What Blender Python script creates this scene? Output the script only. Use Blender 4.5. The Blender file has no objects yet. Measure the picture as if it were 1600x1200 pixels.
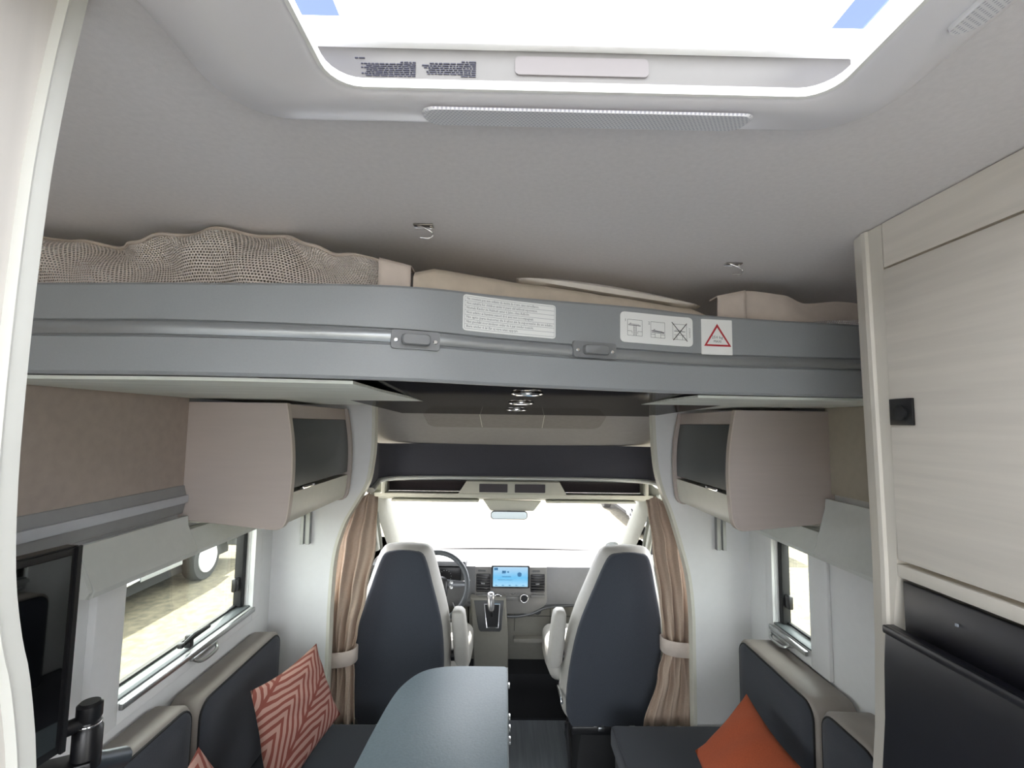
import bpy, bmesh, math, random
from mathutils import Vector, Matrix
random.seed(4)
sc = bpy.context.scene
COL = sc.collection
R = math.radians

# ------------------------------------------------------------------ camera, light, exposure
EYE = Vector((0, 0, 1.75))
yaw, pitch, roll = R(0.75), R(4.75), R(0.8)
cd = bpy.data.cameras.new('camera'); cam = bpy.data.objects.new('camera', cd); COL.objects.link(cam)
cd.sensor_width = 36; cd.lens = 750 / 1600 * 36; cd.clip_start = 0.02; cd.clip_end = 200
F = Vector((math.sin(yaw) * math.cos(pitch), math.cos(yaw) * math.cos(pitch), math.sin(pitch)))
R0 = Vector((math.cos(yaw), -math.sin(yaw), 0)); U0 = R0.cross(F)
RT = R0 * math.cos(roll) + U0 * math.sin(roll); UP = RT.cross(F)
cam.matrix_world = Matrix(((RT.x, UP.x, -F.x, EYE.x), (RT.y, UP.y, -F.y, EYE.y), (RT.z, UP.z, -F.z, EYE.z), (0, 0, 0, 1)))
sc.camera = cam
sc.view_settings.view_transform = 'Standard'
sc.view_settings.look = 'None'
sc.view_settings.gamma = 1
sc.view_settings.use_curve_mapping = False
sc.view_settings.exposure = 3.3
sc.cycles.use_denoising = True
sc.cycles.max_bounces = 12
sc.cycles.diffuse_bounces = 8
sc.cycles.transparent_max_bounces = 12
sc.cycles.sample_clamp_indirect = 6
sc.cycles.caustics_reflective = False
sc.cycles.caustics_refractive = False

w = bpy.data.worlds.new('sky'); sc.world = w; w.use_nodes = True
bg = w.node_tree.nodes['Background']
bg.inputs[0].default_value = (0.93, 0.955, 1.0, 1); bg.inputs[1].default_value = 1.0
sd = bpy.data.lights.new('sun', 'SUN'); sd.energy = 3.2; sd.angle = R(0.6); sd.color = (1, 0.96, 0.90)
sun = bpy.data.objects.new('sun', sd); COL.objects.link(sun)
el, az = R(60), R(12)     # from the front, a little to the left
sdir = Vector((-math.sin(az) * math.cos(el), math.cos(az) * math.cos(el), math.sin(el)))
sun.rotation_euler = sdir.to_track_quat('Z', 'Y').to_euler(); sun.location = (0, 5, 12)

def portal(name, c, n, sx, sy, up=(0, 0, 1)):
    """light portal: guides sampling of the sky through an opening, emits nothing itself"""
    l = bpy.data.lights.new(name, 'AREA'); l.shape = 'RECTANGLE'; l.size = sx; l.size_y = sy
    l.cycles.is_portal = True
    o = bpy.data.objects.new(name, l); COL.objects.link(o)
    o.location = c
    z = -Vector(n).normalized(); x = Vector(up).cross(z).normalized(); y = z.cross(x)
    o.rotation_euler = Matrix((x, y, z)).transposed().to_euler()
portal('portal_hatch', (0.09, 0.1, 2.3), (0, 0, -1), 0.66, 0.84, (0, 1, 0))
portal('portal_windscreen', (0.06, 3.3, 1.07), (0, -1, -0.6), 1.5, 0.55)
portal('portal_left', (-1.1, 1.68, 1.22), (1, 0, 0), 0.68, 0.44)
portal('portal_right', (1.2, 1.875, 1.12), (-1, 0, 0), 0.25, 0.34)
portal('portal_cab_left', (-0.9, 2.75, 1.13), (1, 0, 0), 0.7, 0.42)
portal('portal_cab_right', (1.0, 2.75, 1.13), (-1, 0, 0), 0.7, 0.42)
portal('portal_added_entrance', (1.2, -1.0, 1.0), (-1, 0, 0), 0.7, 1.8)  # from here on: openings added behind the camera for more daylight
portal('portal_added_hatch', (0.04, -2.0, 2.25), (0, 0, -1), 0.7, 0.7, (0, 1, 0))
portal('portal_added_side', (-1.12, -1.9, 1.35), (1, 0, 0), 0.9, 0.5)
portal('portal_added_rear', (0.04, -3.1, 1.3), (0, 1, 0), 1.94, 1.4)

# ------------------------------------------------------------------ materials
MC = {}
def lin(h):
    h = h.lstrip('#'); v = [int(h[i:i + 2], 16) / 255 for i in (0, 2, 4)]
    return tuple((c / 12.92 if c <= 0.04045 else ((c + 0.055) / 1.055) ** 2.4) for c in v) + (1,)
def mat(name, col, rough=0.6, metal=0, grain=0.06, gscale=(40, 40, 40), bump=0.0, bscale=200, coat=0, spec=0.5, emit=None, sheen=0):
    if name in MC: return MC[name]
    m = bpy.data.materials.new(name); m.use_nodes = True; nt = m.node_tree; n = nt.nodes; l = nt.links
    p = n['Principled BSDF']; c = lin(col)
    tc = n.new('ShaderNodeTexCoord'); mp = n.new('ShaderNodeMapping'); l.new(tc.outputs['Object'], mp.inputs[0])
    mp.inputs['Scale'].default_value = gscale
    no = n.new('ShaderNodeTexNoise'); no.inputs['Scale'].default_value = 1; no.inputs['Detail'].default_value = 4; l.new(mp.outputs[0], no.inputs[0])
    r = n.new('ShaderNodeValToRGB'); l.new(no.outputs[0], r.inputs[0])
    r.color_ramp.elements[0].position = 0.3; r.color_ramp.elements[1].position = 0.7
    r.color_ramp.elements[0].color = tuple(x * (1 - grain) for x in c[:3]) + (1,)
    r.color_ramp.elements[1].color = tuple(min(1, x * (1 + grain)) for x in c[:3]) + (1,)
    l.new(r.outputs[0], p.inputs['Base Color'])
    p.inputs['Roughness'].default_value = rough; p.inputs['Metallic'].default_value = metal
    p.inputs['Coat Weight'].default_value = coat; p.inputs['Specular IOR Level'].default_value = spec
    p.inputs['Sheen Weight'].default_value = sheen
    if emit:
        p.inputs['Emission Color'].default_value = lin(emit[0]); p.inputs['Emission Strength'].default_value = emit[1]
    if bump:
        b = n.new('ShaderNodeBump'); b.inputs['Strength'].default_value = bump; b.inputs['Distance'].default_value = 0.002
        n2 = n.new('ShaderNodeTexNoise'); n2.inputs['Scale'].default_value = bscale; n2.inputs['Detail'].default_value = 3
        l.new(tc.outputs['Object'], n2.inputs[0]); l.new(n2.outputs[0], b.inputs['Height']); l.new(b.outputs[0], p.inputs['Normal'])
    MC[name] = m; return m
def glassmat(name, tint='#ffffff', refl=0.06, rough=0.0):
    if name in MC: return MC[name]
    m = bpy.data.materials.new(name); m.use_nodes = True; nt = m.node_tree; n = nt.nodes; l = nt.links
    n.remove(n['Principled BSDF']); out = n['Material Output']
    t = n.new('ShaderNodeBsdfTransparent'); t.inputs[0].default_value = lin(tint)
    g = n.new('ShaderNodeBsdfGlossy'); g.inputs['Roughness'].default_value = rough
    x = n.new('ShaderNodeMixShader'); x.inputs[0].default_value = refl
    l.new(t.outputs[0], x.inputs[1]); l.new(g.outputs[0], x.inputs[2]); l.new(x.outputs[0], out.inputs[0])
    MC[name] = m; return m
def dotmat(name, col, hole, scale, thr=0.3, alpha=False):
    """woven net or perforated plastic: a hexagon-like lattice of round holes, real transparency where alpha"""
    if name in MC: return MC[name]
    m = bpy.data.materials.new(name); m.use_nodes = True; nt = m.node_tree; n = nt.nodes; l = nt.links
    p = n['Principled BSDF']; p.inputs['Roughness'].default_value = 0.8; out = n['Material Output']
    uv = n.new('ShaderNodeUVMap'); sp = n.new('ShaderNodeSeparateXYZ'); l.new(uv.outputs[0], sp.inputs[0])
    def mth(op, a, b=None):
        q = n.new('ShaderNodeMath'); q.operation = op
        for i, v in enumerate((a, b)):
            if v is None: continue
            if isinstance(v, (int, float)): q.inputs[i].default_value = v
            else: l.new(v, q.inputs[i])
        return q.outputs[0]
    yy = mth('MULTIPLY', sp.outputs[1], scale * 1.15); row = mth('FLOOR', yy)
    off = mth('MULTIPLY', mth('FLOORED_MODULO', row, 2.0), 0.5)
    xx = mth('ADD', mth('MULTIPLY', sp.outputs[0], scale), off)
    fx = mth('SUBTRACT', mth('FRACT', xx), 0.5); fy = mth('SUBTRACT', mth('FRACT', yy), 0.5)
    d = mth('SQRT', mth('ADD', mth('MULTIPLY', fx, fx), mth('MULTIPLY', fy, fy)))
    h = mth('LESS_THAN', d, thr)
    if alpha:
        p.inputs['Base Color'].default_value = lin(col)
        t = n.new('ShaderNodeBsdfTransparent'); x = n.new('ShaderNodeMixShader')
        l.new(h, x.inputs[0]); l.new(p.outputs[0], x.inputs[1]); l.new(t.outputs[0], x.inputs[2]); l.new(x.outputs[0], out.inputs[0])
    else:
        mx = n.new('ShaderNodeMix'); mx.data_type = 'RGBA'; l.new(h, mx.inputs[0])
        mx.inputs[6].default_value = lin(col); mx.inputs[7].default_value = lin(hole)
        l.new(mx.outputs[2], p.inputs['Base Color'])
    MC[name] = m; return m
def woodmat(name, col, grain=0.05, axis='Y', rough=0.55, strength=1.0):
    s = {'Y': (60, 3, 60), 'Z': (60, 60, 3), 'X': (3, 60, 60)}[axis]
    return mat(name, col, rough, grain=grain * strength, gscale=s)
def leafmat(name):
    """printed palm-leaf pattern on the cushion fabric"""
    m = bpy.data.materials.new(name); m.use_nodes = True; nt = m.node_tree; n = nt.nodes; l = nt.links
    p = n['Principled BSDF']; p.inputs['Roughness'].default_value = 0.9
    uv = n.new('ShaderNodeUVMap'); mp = n.new('ShaderNodeMapping'); l.new(uv.outputs[0], mp.inputs[0])
    mp.inputs['Rotation'].default_value = (0, 0, R(28))
    nz = n.new('ShaderNodeTexNoise'); nz.inputs['Scale'].default_value = 3; l.new(uv.outputs[0], nz.inputs[0])
    sp = n.new('ShaderNodeSeparateXYZ'); l.new(mp.outputs[0], sp.inputs[0])
    def mth(op, a, b=None):
        q = n.new('ShaderNodeMath'); q.operation = op
        for i, v in enumerate((a, b)):
            if v is None: continue
            if isinstance(v, (int, float)): q.inputs[i].default_value = v
            else: l.new(v, q.inputs[i])
        return q.outputs[0]
    fr = mth('ABSOLUTE', mth('SUBTRACT', mth('FRACT', mth('MULTIPLY', sp.outputs[0], 1.75)), 0.5))
    y = mth('ADD', mth('MULTIPLY', sp.outputs[1], 15), mth('MULTIPLY', fr, 11))
    y = mth('ADD', y, mth('MULTIPLY', nz.outputs[0], 1.6))
    s = mth('SINE', mth('MULTIPLY', y, 3.7))
    spine = mth('GREATER_THAN', fr, 0.035)
    k = mth('MULTIPLY', mth('GREATER_THAN', s, -0.15), spine)
    mx = n.new('ShaderNodeMix'); mx.data_type = 'RGBA'; l.new(k, mx.inputs[0])
    mx.inputs[6].default_value = lin('#86493f'); mx.inputs[7].default_value = lin('#b58d82')
    l.new(mx.outputs[2], p.inputs['Base Color']); return m

WHITE = mat('white_plastic', '#d6d6d2', 0.35, grain=0.01)
WALL = mat('wall_laminate', '#e9eaea', 0.55, grain=0.01)
CEIL = mat('ceiling_fleece', '#e4e0df', 0.9, grain=0.03, gscale=(120, 120, 120), bump=0.1, bscale=500)
TAUPE = mat('taupe_laminate', '#bfb4ae', 0.7, grain=0.02, gscale=(6, 80, 80))
TAUPE_WALL = mat('taupe_fabric', '#b0a49b', 0.95, grain=0.05, bump=0.1)
OAK = woodmat('pale_oak_laminate', '#d3cbbf', 0.07, 'Y')
OAKZ = woodmat('pale_oak_vertical', '#d6d2cc', 0.05, 'Z')
CREAM = mat('cream_laminate', '#dcdbcf', 0.4, grain=0.02)
BEDGREY = mat('grey_bed_laminate', '#8f9395', 0.42, grain=0.02, gscale=(300, 300, 300))
BEDUNDER = woodmat('bed_board_white', '#e6ebe3', 0.12, 'X', 0.5)
ALU = mat('brushed_aluminium', '#b9bbbb', 0.28, 1, grain=0.03, gscale=(5, 200, 200))
CHROME = mat('chrome', '#e8e8e8', 0.12, 1, grain=0.0)
BLACKGLOSS = bpy.data.materials.new('black_gloss_panel'); BLACKGLOSS.use_nodes = True
n = BLACKGLOSS.node_tree.nodes; l = BLACKGLOSS.node_tree.links; n.remove(n['Principled BSDF'])
t = n.new('ShaderNodeBsdfDiffuse'); t.inputs[0].default_value = (.012, .012, .015, 1); g = n.new('ShaderNodeBsdfGlossy'); g.inputs['Roughness'].default_value = .06
x = n.new('ShaderNodeMixShader'); x.inputs[0].default_value = .30; l.new(t.outputs[0], x.inputs[1]); l.new(g.outputs[0], x.inputs[2]); l.new(x.outputs[0], n['Material Output'].inputs[0])
BLACK = mat('black_plastic', '#141417', 0.35, grain=0.05)
BLACKSOFT = mat('black_rubber', '#17181a', 0.7, grain=0.05)
GREYPL = mat('grey_plastic', '#7c7e80', 0.45, grain=0.02)
DARKFAB = mat('charcoal_fabric', '#3a3e46', 0.95, grain=0.12, gscale=(400, 400, 400), bump=0.25, bscale=700, sheen=0.15)
DARKFAB2 = mat('slate_fabric', '#40454e', 0.95, grain=0.12, gscale=(400, 400, 400), bump=0.25, bscale=700, sheen=0.15)
CABFAB = mat('cab_shelf_charcoal', '#42434b', 0.9, grain=0.06, gscale=(200, 200, 200))
BEIGE = mat('beige_leatherette', '#98918a', 0.5, grain=0.04, gscale=(15, 15, 15), bump=0.1, bscale=60)
SEATBEIGE = mat('light_grey_leatherette', '#bdbbb5', 0.55, grain=0.03, bump=0.08, bscale=80)
CURT = mat('curtain_brown', '#b8a594', 0.9, grain=0.06, gscale=(150, 150, 150))
NETC = dotmat('safety_net', '#d8cfc8', '#000000', 150, 0.33, alpha=True)
VENTM = dotmat('perforated_white', '#e8e8ea', '#bdbdc6', 210, 0.27)
BLINDF = mat('blind_fabric', '#d7dad6', 0.85, grain=0.02)
MATTR = mat('mattress_cover', '#c4b8a8', 0.4, grain=0.08, gscale=(30, 30, 30), bump=0.5, bscale=35)
SHEET = mat('white_sheet', '#dcd6cf', 0.8, grain=0.03)
WEB = mat('beige_webbing', '#c8bcb2', 0.85, grain=0.04)
TABLE = mat('slate_table', '#76858e', 0.5, grain=0.06, gscale=(120, 120, 120), bump=0.3, bscale=120)
FLOORM = woodmat('grey_vinyl_floor', '#858b92', 0.15, 'Y')
CARPET = mat('cab_carpet', '#1f2023', 1.0, grain=0.2, gscale=(200, 200, 200))
DASH = mat('dashboard_grey', '#7a7b7e', 0.6, grain=0.03, bump=0.2, bscale=400)
DASHLOW = mat('dashboard_lower', '#86847c', 0.65, grain=0.03, bump=0.2, bscale=400)
DASHTOP = mat('dashboard_top', '#6c6969', 0.6, grain=0.03)
CABCREAM = mat('cab_trim_cream', '#bcbcb0', 0.6, grain=0.02)
HEAD = mat('headliner_grey', '#9c9997', 0.95, grain=0.03)
RUST = mat('rust_fabric', '#a8502f', 0.9, grain=0.1, gscale=(300, 300, 300), bump=0.2, bscale=400)
LEAF = leafmat('palm_leaf_print')
GLASS = glassmat('clear_glass')
SMOKE = glassmat('acrylic_pane', '#f4f7f2', 0.07)
PAPER = mat('white_label', '#eceeec', 0.35, grain=0.0)
INK = mat('grey_ink', '#55585e', 0.6, grain=0.0)
INKD = mat('black_ink', '#1e1f22', 0.6, grain=0.0)
INKP = mat('faded_ink', '#8a8d96', 0.6, grain=0.0)
RED = mat('red_ink', '#b02a34', 0.5, grain=0.0)

# ------------------------------------------------------------------ mesh helpers
ORG = {}
def root(name, label, cat, loc=(0, 0, 0), group=None, kind=None):
    o = bpy.data.objects.new(name, None); COL.objects.link(o); o.location = loc; o.empty_display_size = 0.05
    if kind: o['kind'] = kind
    else: o['label'] = label; o['category'] = cat
    if kind and label: o['label'] = label
    if group: o['group'] = group
    ORG[o] = Vector(loc); return o
def fin(name, bm, m, parent=None, smooth=35, label=None, recalc=True):
    me = bpy.data.meshes.new(name)
    if recalc: bmesh.ops.recalc_face_normals(bm, faces=bm.faces)
    if parent is not None: o0 = ORG[parent]
    else:
        lo = [min(v.co[i] for v in bm.verts) for i in range(3)]; hi = [max(v.co[i] for v in bm.verts) for i in range(3)]
        o0 = Vector(((lo[0] + hi[0]) / 2, (lo[1] + hi[1]) / 2, lo[2]))
    for v in bm.verts: v.co -= o0
    bm.to_mesh(me); bm.free()
    for mm in (m if isinstance(m, (list, tuple)) else [m]): me.materials.append(mm)
    if smooth:
        me.polygons.foreach_set('use_smooth', [True] * len(me.polygons)); me.set_sharp_from_angle(angle=R(smooth))
    o = bpy.data.objects.new(name, me); COL.objects.link(o)
    if parent is not None: o.parent = parent; ORG[o] = ORG[parent]
    else: o.location = o0; ORG[o] = o0
    if label: o['label'] = label
    return o
def tag(o, label, cat, group=None, kind=None):
    if kind: o['kind'] = kind
    else: o['label'] = label; o['category'] = cat
    if group: o['group'] = group
    return o
def struct(o): o['kind'] = 'structure'; return o
def abox(bm, lo, hi, r=0, seg=2):
    n0 = len(bm.verts)
    v = [bm.verts.new((x, y, z)) for x in (lo[0], hi[0]) for y in (lo[1], hi[1]) for z in (lo[2], hi[2])]
    fs = [bm.faces.new([v[i] for i in f]) for f in ((0, 1, 3, 2), (4, 6, 7, 5), (0, 4, 5, 1), (2, 3, 7, 6), (0, 2, 6, 4), (1, 5, 7, 3))]
    if r:
        es = list({e for f in fs for e in f.edges})
        bmesh.ops.bevel(bm, geom=es, offset=r, segments=seg, affect='EDGES', profile=0.5)
def box(name, lo, hi, m, parent=None, r=0, seg=2, label=None):
    bm = bmesh.new(); abox(bm, lo, hi, r, seg); return fin(name, bm, m, parent, label=label)
def boxes(name, ls, m, parent=None, r=0, label=None):
    bm = bmesh.new()
    for lo, hi in ls: abox(bm, lo, hi, r)
    return fin(name, bm, m, parent, label=label)
def P3(plane, a, b, d):
    return {'XZ': (a, d, b), 'YZ': (d, a, b), 'XY': (a, b, d)}[plane]
def aprism(bm, pts, plane, d0, d1, r=0, seg=2):
    a = [bm.verts.new(P3(plane, p[0], p[1], d0)) for p in pts]; b = [bm.verts.new(P3(plane, p[0], p[1], d1)) for p in pts]
    n = len(pts); f1 = bm.faces.new(a); f2 = bm.faces.new(b[::-1])
    for i in range(n): bm.faces.new((a[i], b[i], b[(i + 1) % n], a[(i + 1) % n]))
    if r:
        bmesh.ops.bevel(bm, geom=list(set(f1.edges) | set(f2.edges)), offset=r, segments=seg, affect='EDGES', profile=0.5)
def prism(name, pts, plane, d0, d1, m, parent=None, r=0, seg=2, label=None, smooth=35):
    bm = bmesh.new(); aprism(bm, pts, plane, d0, d1, r, seg); return fin(name, bm, m, parent, smooth, label)
def rpoly(x0, y0, x1, y1, r, n=5):
    rs = r if isinstance(r, (list, tuple)) else (r,) * 4
    out = []
    for (cx, cy, a0, rr) in ((x1 - rs[0], y0 + rs[0], -90, rs[0]), (x1 - rs[1], y1 - rs[1], 0, rs[1]), (x0 + rs[2], y1 - rs[2], 90, rs[2]), (x0 + rs[3], y0 + rs[3], 180, rs[3])):
        if rr <= 0: out.append((cx, cy)); continue
        for k in range(n + 1):
            a = R(a0 + 90 * k / n); out.append((cx + rr * math.cos(a), cy + rr * math.sin(a)))
    return out
def catmull(pts, n=6, closed=False):
    pts = [Vector(p) for p in pts]; out = []; N = len(pts)
    rng = range(N if closed else N - 1)
    for i in rng:
        if closed: p0, p1, p2, p3 = pts[i - 1], pts[i], pts[(i + 1) % N], pts[(i + 2) % N]
        else: p0, p1, p2, p3 = pts[max(0, i - 1)], pts[i], pts[i + 1], pts[min(N - 1, i + 2)]
        for k in range(n):
            t = k / n
            out.append(0.5 * ((2 * p1) + (p2 - p0) * t + (2 * p0 - 5 * p1 + 4 * p2 - p3) * t * t + (3 * p1 - p0 - 3 * p2 + p3) * t ** 3))
    if not closed: out.append(pts[-1])
    return out
def atube(bm, pts, r, n=8, cap=True, up=None, flat=1.0):
    pts = [Vector(p) for p in pts]; rings = []
    rr = r if isinstance(r, (list, tuple)) else [r] * len(pts)
    prev = None
    for i, p in enumerate(pts):
        t = (pts[min(i + 1, len(pts) - 1)] - pts[max(i - 1, 0)]).normalized()
        u = Vector(up) if up else (prev if prev is not None else (Vector((0, 0, 1)) if abs(t.z) < 0.9 else Vector((1, 0, 0))))
        a = (u - t * u.dot(t)).normalized(); b = t.cross(a); prev = a
        rings.append([bm.verts.new(p + (a * math.cos(2 * math.pi * k / n) * flat + b * math.sin(2 * math.pi * k / n)) * rr[i]) for k in range(n)])
    for i in range(len(rings) - 1):
        for k in range(n): bm.faces.new((rings[i][k], rings[i][(k + 1) % n], rings[i + 1][(k + 1) % n], rings[i + 1][k]))
    if cap: bm.faces.new(rings[0][::-1]); bm.faces.new(rings[-1])
def tube(name, pts, r, m, parent=None, n=8, label=None, up=None, flat=1.0):
    bm = bmesh.new(); atube(bm, pts, r, n, True, up, flat); return fin(name, bm, m, parent, 50, label)
def torus(name, c, Rr, r, m, parent=None, nrm=(0, 0, 1), N=40, n=10, label=None):
    bm = bmesh.new(); z = Vector(nrm).normalized(); x = z.orthogonal().normalized(); y = z.cross(x); c = Vector(c); g = []
    for i in range(N):
        a = 2 * math.pi * i / N; d = x * math.cos(a) + y * math.sin(a)
        g.append([bm.verts.new(c + d * (Rr + r * math.cos(2 * math.pi * k / n)) + z * r * math.sin(2 * math.pi * k / n)) for k in range(n)])
    for i in range(N):
        for k in range(n): bm.faces.new((g[i][k], g[(i + 1) % N][k], g[(i + 1) % N][(k + 1) % n], g[i][(k + 1) % n]))
    return fin(name, bm, m, parent, 60, label)
def alathe(bm, prof, c, axis, N=20):
    z = Vector(axis).normalized(); x = z.orthogonal().normalized(); y = z.cross(x); c = Vector(c); g = []
    for (r, h) in prof:
        g.append([bm.verts.new(c + z * h + (x * math.cos(2 * math.pi * k / N) + y * math.sin(2 * math.pi * k / N)) * max(r, 1e-5)) for k in range(N)])
    for i in range(len(g) - 1):
        for k in range(N): bm.faces.new((g[i][k], g[i][(k + 1) % N], g[i + 1][(k + 1) % N], g[i + 1][k]))
    bm.faces.new(g[0][::-1]); bm.faces.new(g[-1])
def lathe(name, prof, c, axis, m, parent=None, N=20, label=None):
    bm = bmesh.new(); alathe(bm, prof, c, axis, N); return fin(name, bm, m, parent, 35, label)
def loft(bm, rings, closed=True, caps=True):
    g = [[bm.verts.new(p) for p in r] for r in rings]; n = len(g[0])
    for i in range(len(g) - 1):
        for k in range(n if closed else n - 1): bm.faces.new((g[i][k], g[i][(k + 1) % n], g[i + 1][(k + 1) % n], g[i + 1][k]))
    if caps and closed: bm.faces.new(g[0][::-1]); bm.faces.new(g[-1])
    return g
def sheet(name, fn, nu, nv, m, parent=None, thick=0.0, label=None, smooth=60, uvs=(1, 1)):
    bm = bmesh.new(); uvl = bm.loops.layers.uv.new('UVMap')
    g = [[bm.verts.new(fn(i / nu, j / nv)) for j in range(nv + 1)] for i in range(nu + 1)]
    for i in range(nu):
        for j in range(nv):
            f = bm.faces.new((g[i][j], g[i + 1][j], g[i + 1][j + 1], g[i][j + 1]))
            for lp, (a, b) in zip(f.loops, ((i, j), (i + 1, j), (i + 1, j + 1), (i, j + 1))): lp[uvl].uv = (a / nu * uvs[0], b / nv * uvs[1])
    o = fin(name, bm, m, parent, smooth, label, recalc=False)
    if thick:
        s = o.modifiers.new('solid', 'SOLIDIFY'); s.thickness = thick; s.offset = 0
    return o
def textmesh(body, size, align='LEFT'):
    cu = bpy.data.curves.new('t', 'FONT'); cu.body = body; cu.size = size; cu.align_x = align; cu.resolution_u = 1
    o = bpy.data.objects.new('t', cu); COL.objects.link(o)
    dg = bpy.context.evaluated_depsgraph_get(); dg.update()
    me = bpy.data.meshes.new_from_object(o.evaluated_get(dg))
    vs = [v.co.copy() for v in me.vertices]; fs = [tuple(p.vertices) for p in me.polygons]
    bpy.data.objects.remove(o); bpy.data.curves.remove(cu); bpy.data.meshes.remove(me)
    return vs, fs
def atext(bm, body, size, mapf, width=None, align='LEFT', sx=1.0):
    vs, fs = textmesh(body, size, align)
    if not vs: return
    if width:
        wd = max(v.x for v in vs); sx = width / wd
    nv = [bm.verts.new(mapf(v.x * sx, v.y)) for v in vs]
    for f in fs:
        try: bm.faces.new([nv[i] for i in f])
        except ValueError: pass

# ------------------------------------------------------------------ the room shell
XL, XR, ZC = -1.03, 1.11, 2.13
YB, YF = -2.6, 2.2
def wall_with_holes(name, x0, x1, y0, y1, z0, z1, holes, m):
    """holes: list of (ya, yb, za, zb), sorted by y, not overlapping"""
    ls = []; y = y0
    for (a, b, c, d) in holes:
        ls.append(((x0, y, z0), (x1, a, z1))); ls.append(((x0, a, z0), (x1, b, c))); ls.append(((x0, a, d), (x1, b, z1))); y = b
    ls.append(((x0, y, z0), (x1, y1, z1)))
    ls = [(lo, hi) for lo, hi in ls if all(hi[i] - lo[i] > 1e-4 for i in range(3))]
    return struct(boxes(name, ls, m))
box('floor', (XL - .05, YB, -0.06), (XR + .05, 3.6, 0), FLOORM)['kind'] = 'structure'
wall_with_holes('wall_left', XL - .05, XL, YB, YF + .03, 0, ZC, [(-2.35, -1.45, 1.1, 1.6), (1.34, 2.02, 1.0, 1.39)], WALL)  # rearward hole: unseen window added to admit daylight
wall_with_holes('wall_right', XR, XR + .05, YB, YF + .03, 0, ZC, [(-1.35, -0.65, 0.0, 1.9), (1.74, 2.0, 0.955, 1.3)], WALL)  # rearward hole: unseen entrance opening, added to brighten the inside
struct(boxes('wall_rear', [((XL - .05, YB - .05, 0), (XR + .05, YB, .6)), ((XL - .05, YB - .05, 2.0), (XR + .05, YB, ZC)), ((XL - .05, YB - .05, .6), (-.93, YB, 2.0)), ((1.01, YB - .05, .6), (XR + .05, YB, 2.0))], WALL))  # wide opening added in the unseen back wall to light the interior
HX0, HX1, HY0, HY1 = -0.245, 0.400, -0.32, 0.52
ls = [((XL - .05, YB, ZC), (XR + .05, -2.35, ZC + .05)), ((XL - .05, -2.35, ZC), (-0.31, -1.65, ZC + .05)), ((0.39, -2.35, ZC), (XR + .05, -1.65, ZC + .05)),  # gap behind the camera: added hatch that lets in more sky light
      ((XL - .05, -1.65, ZC), (XR + .05, HY0, ZC + .05)), ((XL - .05, HY0, ZC), (HX0, HY1, ZC + .05)), ((HX1, HY0, ZC), (XR + .05, HY1, ZC + .05)),
      ((XL - .05, HY1, ZC), (XR + .05, 2.6, ZC + .05))]
struct(boxes('ceiling', ls, CEIL))
# partition boards between living area and cab
EDGE_R = [(0.684, 1.90), (0.684, 1.82), (0.690, 1.65), (0.702, 1.54), (0.726, 1.45), (0.76, 1.363), (0.802, 1.222), (0.837, 1.083), (0.852, 0.94), (0.854, 0.80), (0.854, 0.0)]
EDGE_L = [(-0.605, 1.90), (-0.603, 1.80), (-0.600, 1.65), (-0.607, 1.56), (-0.622, 1.475), (-0.667, 1.389), (-0.72, 1.29), (-0.757, 1.15), (-0.767, 0.958), (-0.767, 0.80), (-0.767, 0.0)]
def edge_curve(E_): return [(p.x, p.y) for p in [Vector((a, b, 0)) for a, b in E_[:1]]] + [(p.x, p.z) for p in catmull([(a, 0, b) for a, b in E_[1:-1]], 4)] + [E_[-1]]
ER, EL = edge_curve(EDGE_R), edge_curve(EDGE_L)
struct(prism('wall_front_right', ER + [(XR, 0), (XR, 1.90)], 'XZ', 2.205, 2.235, WALL))
struct(prism('wall_front_left', [(XL, 1.90), (XL, 0)] + EL[::-1], 'XZ', 2.205, 2.235, WALL))
# pale edge lipping on both boards
for nm, E_, s in (('trim_1', EL, 1), ('trim_2', ER, -1)):
    pts = []
    bm = bmesh.new()
    rings = []
    for (x, z) in E_:
        rings.append([(x - s * .004, 2.198, z), (x + s * .010, 2.198, z), (x + s * .012, 2.24, z), (x - s * .004, 2.24, z)])
    loft(bm, rings); struct(fin(nm, bm, CREAM))
# taupe lining and grey ledge above the left window
struct(box('trim_3', (XL, 0.3, 1.536), (XL + .012, 1.56, 1.99), TAUPE_WALL))
LEDGE = mat('grey_ledge', '#9a9b9c', 0.5, grain=0.03)
struct(prism('trim_4', [(XL, 1.546), (-1.014, 1.541), (-1.008, 1.515), (-1.008, 1.486), (-1.014, 1.455), (XL, 1.450)], 'XZ', 0.3, 1.559, LEDGE))
struct(prism('trim_8', [(-1.010, 1.512), (-1.000, 1.512), (-.999, 1.509), (-.999, 1.491), (-1.000, 1.488), (-1.010, 1.488)], 'XZ', 0.3, 1.559, mat('ledge_strip', '#c3c6cc', .45, grain=.02)))
# taupe lining on the right wall above the blind
struct(box('trim_5', (XR - .012, 0.9, 1.53), (XR, 1.64, 1.99), mat('cream_lining', '#b8b1a2', 0.9, grain=0.04)))
# side, rear and roof panes of openings added behind the camera for daylight
r_ = root('window_added_side', None, None, (XL - .03, -1.9, 1.1), kind='structure')
box('pane', (XL - .035, -2.35, 1.1), (XL - .03, -1.45, 1.6), GLASS, r_)
r_ = root('window_added_rear', None, None, (.04, YB - .03, .9), kind='structure')
box('pane', (-.93, YB - .035, .6), (1.01, YB - .03, 2.0), GLASS, r_)
r_ = root('window_added_roof', None, None, (0.04, -2.0, ZC + .04), kind='structure')
box('pane', (-0.31, -2.35, ZC + .03), (0.39, -1.65, ZC + .035), glassmat('roof_pane', '#f2f5f6', 0.05), r_)

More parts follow.
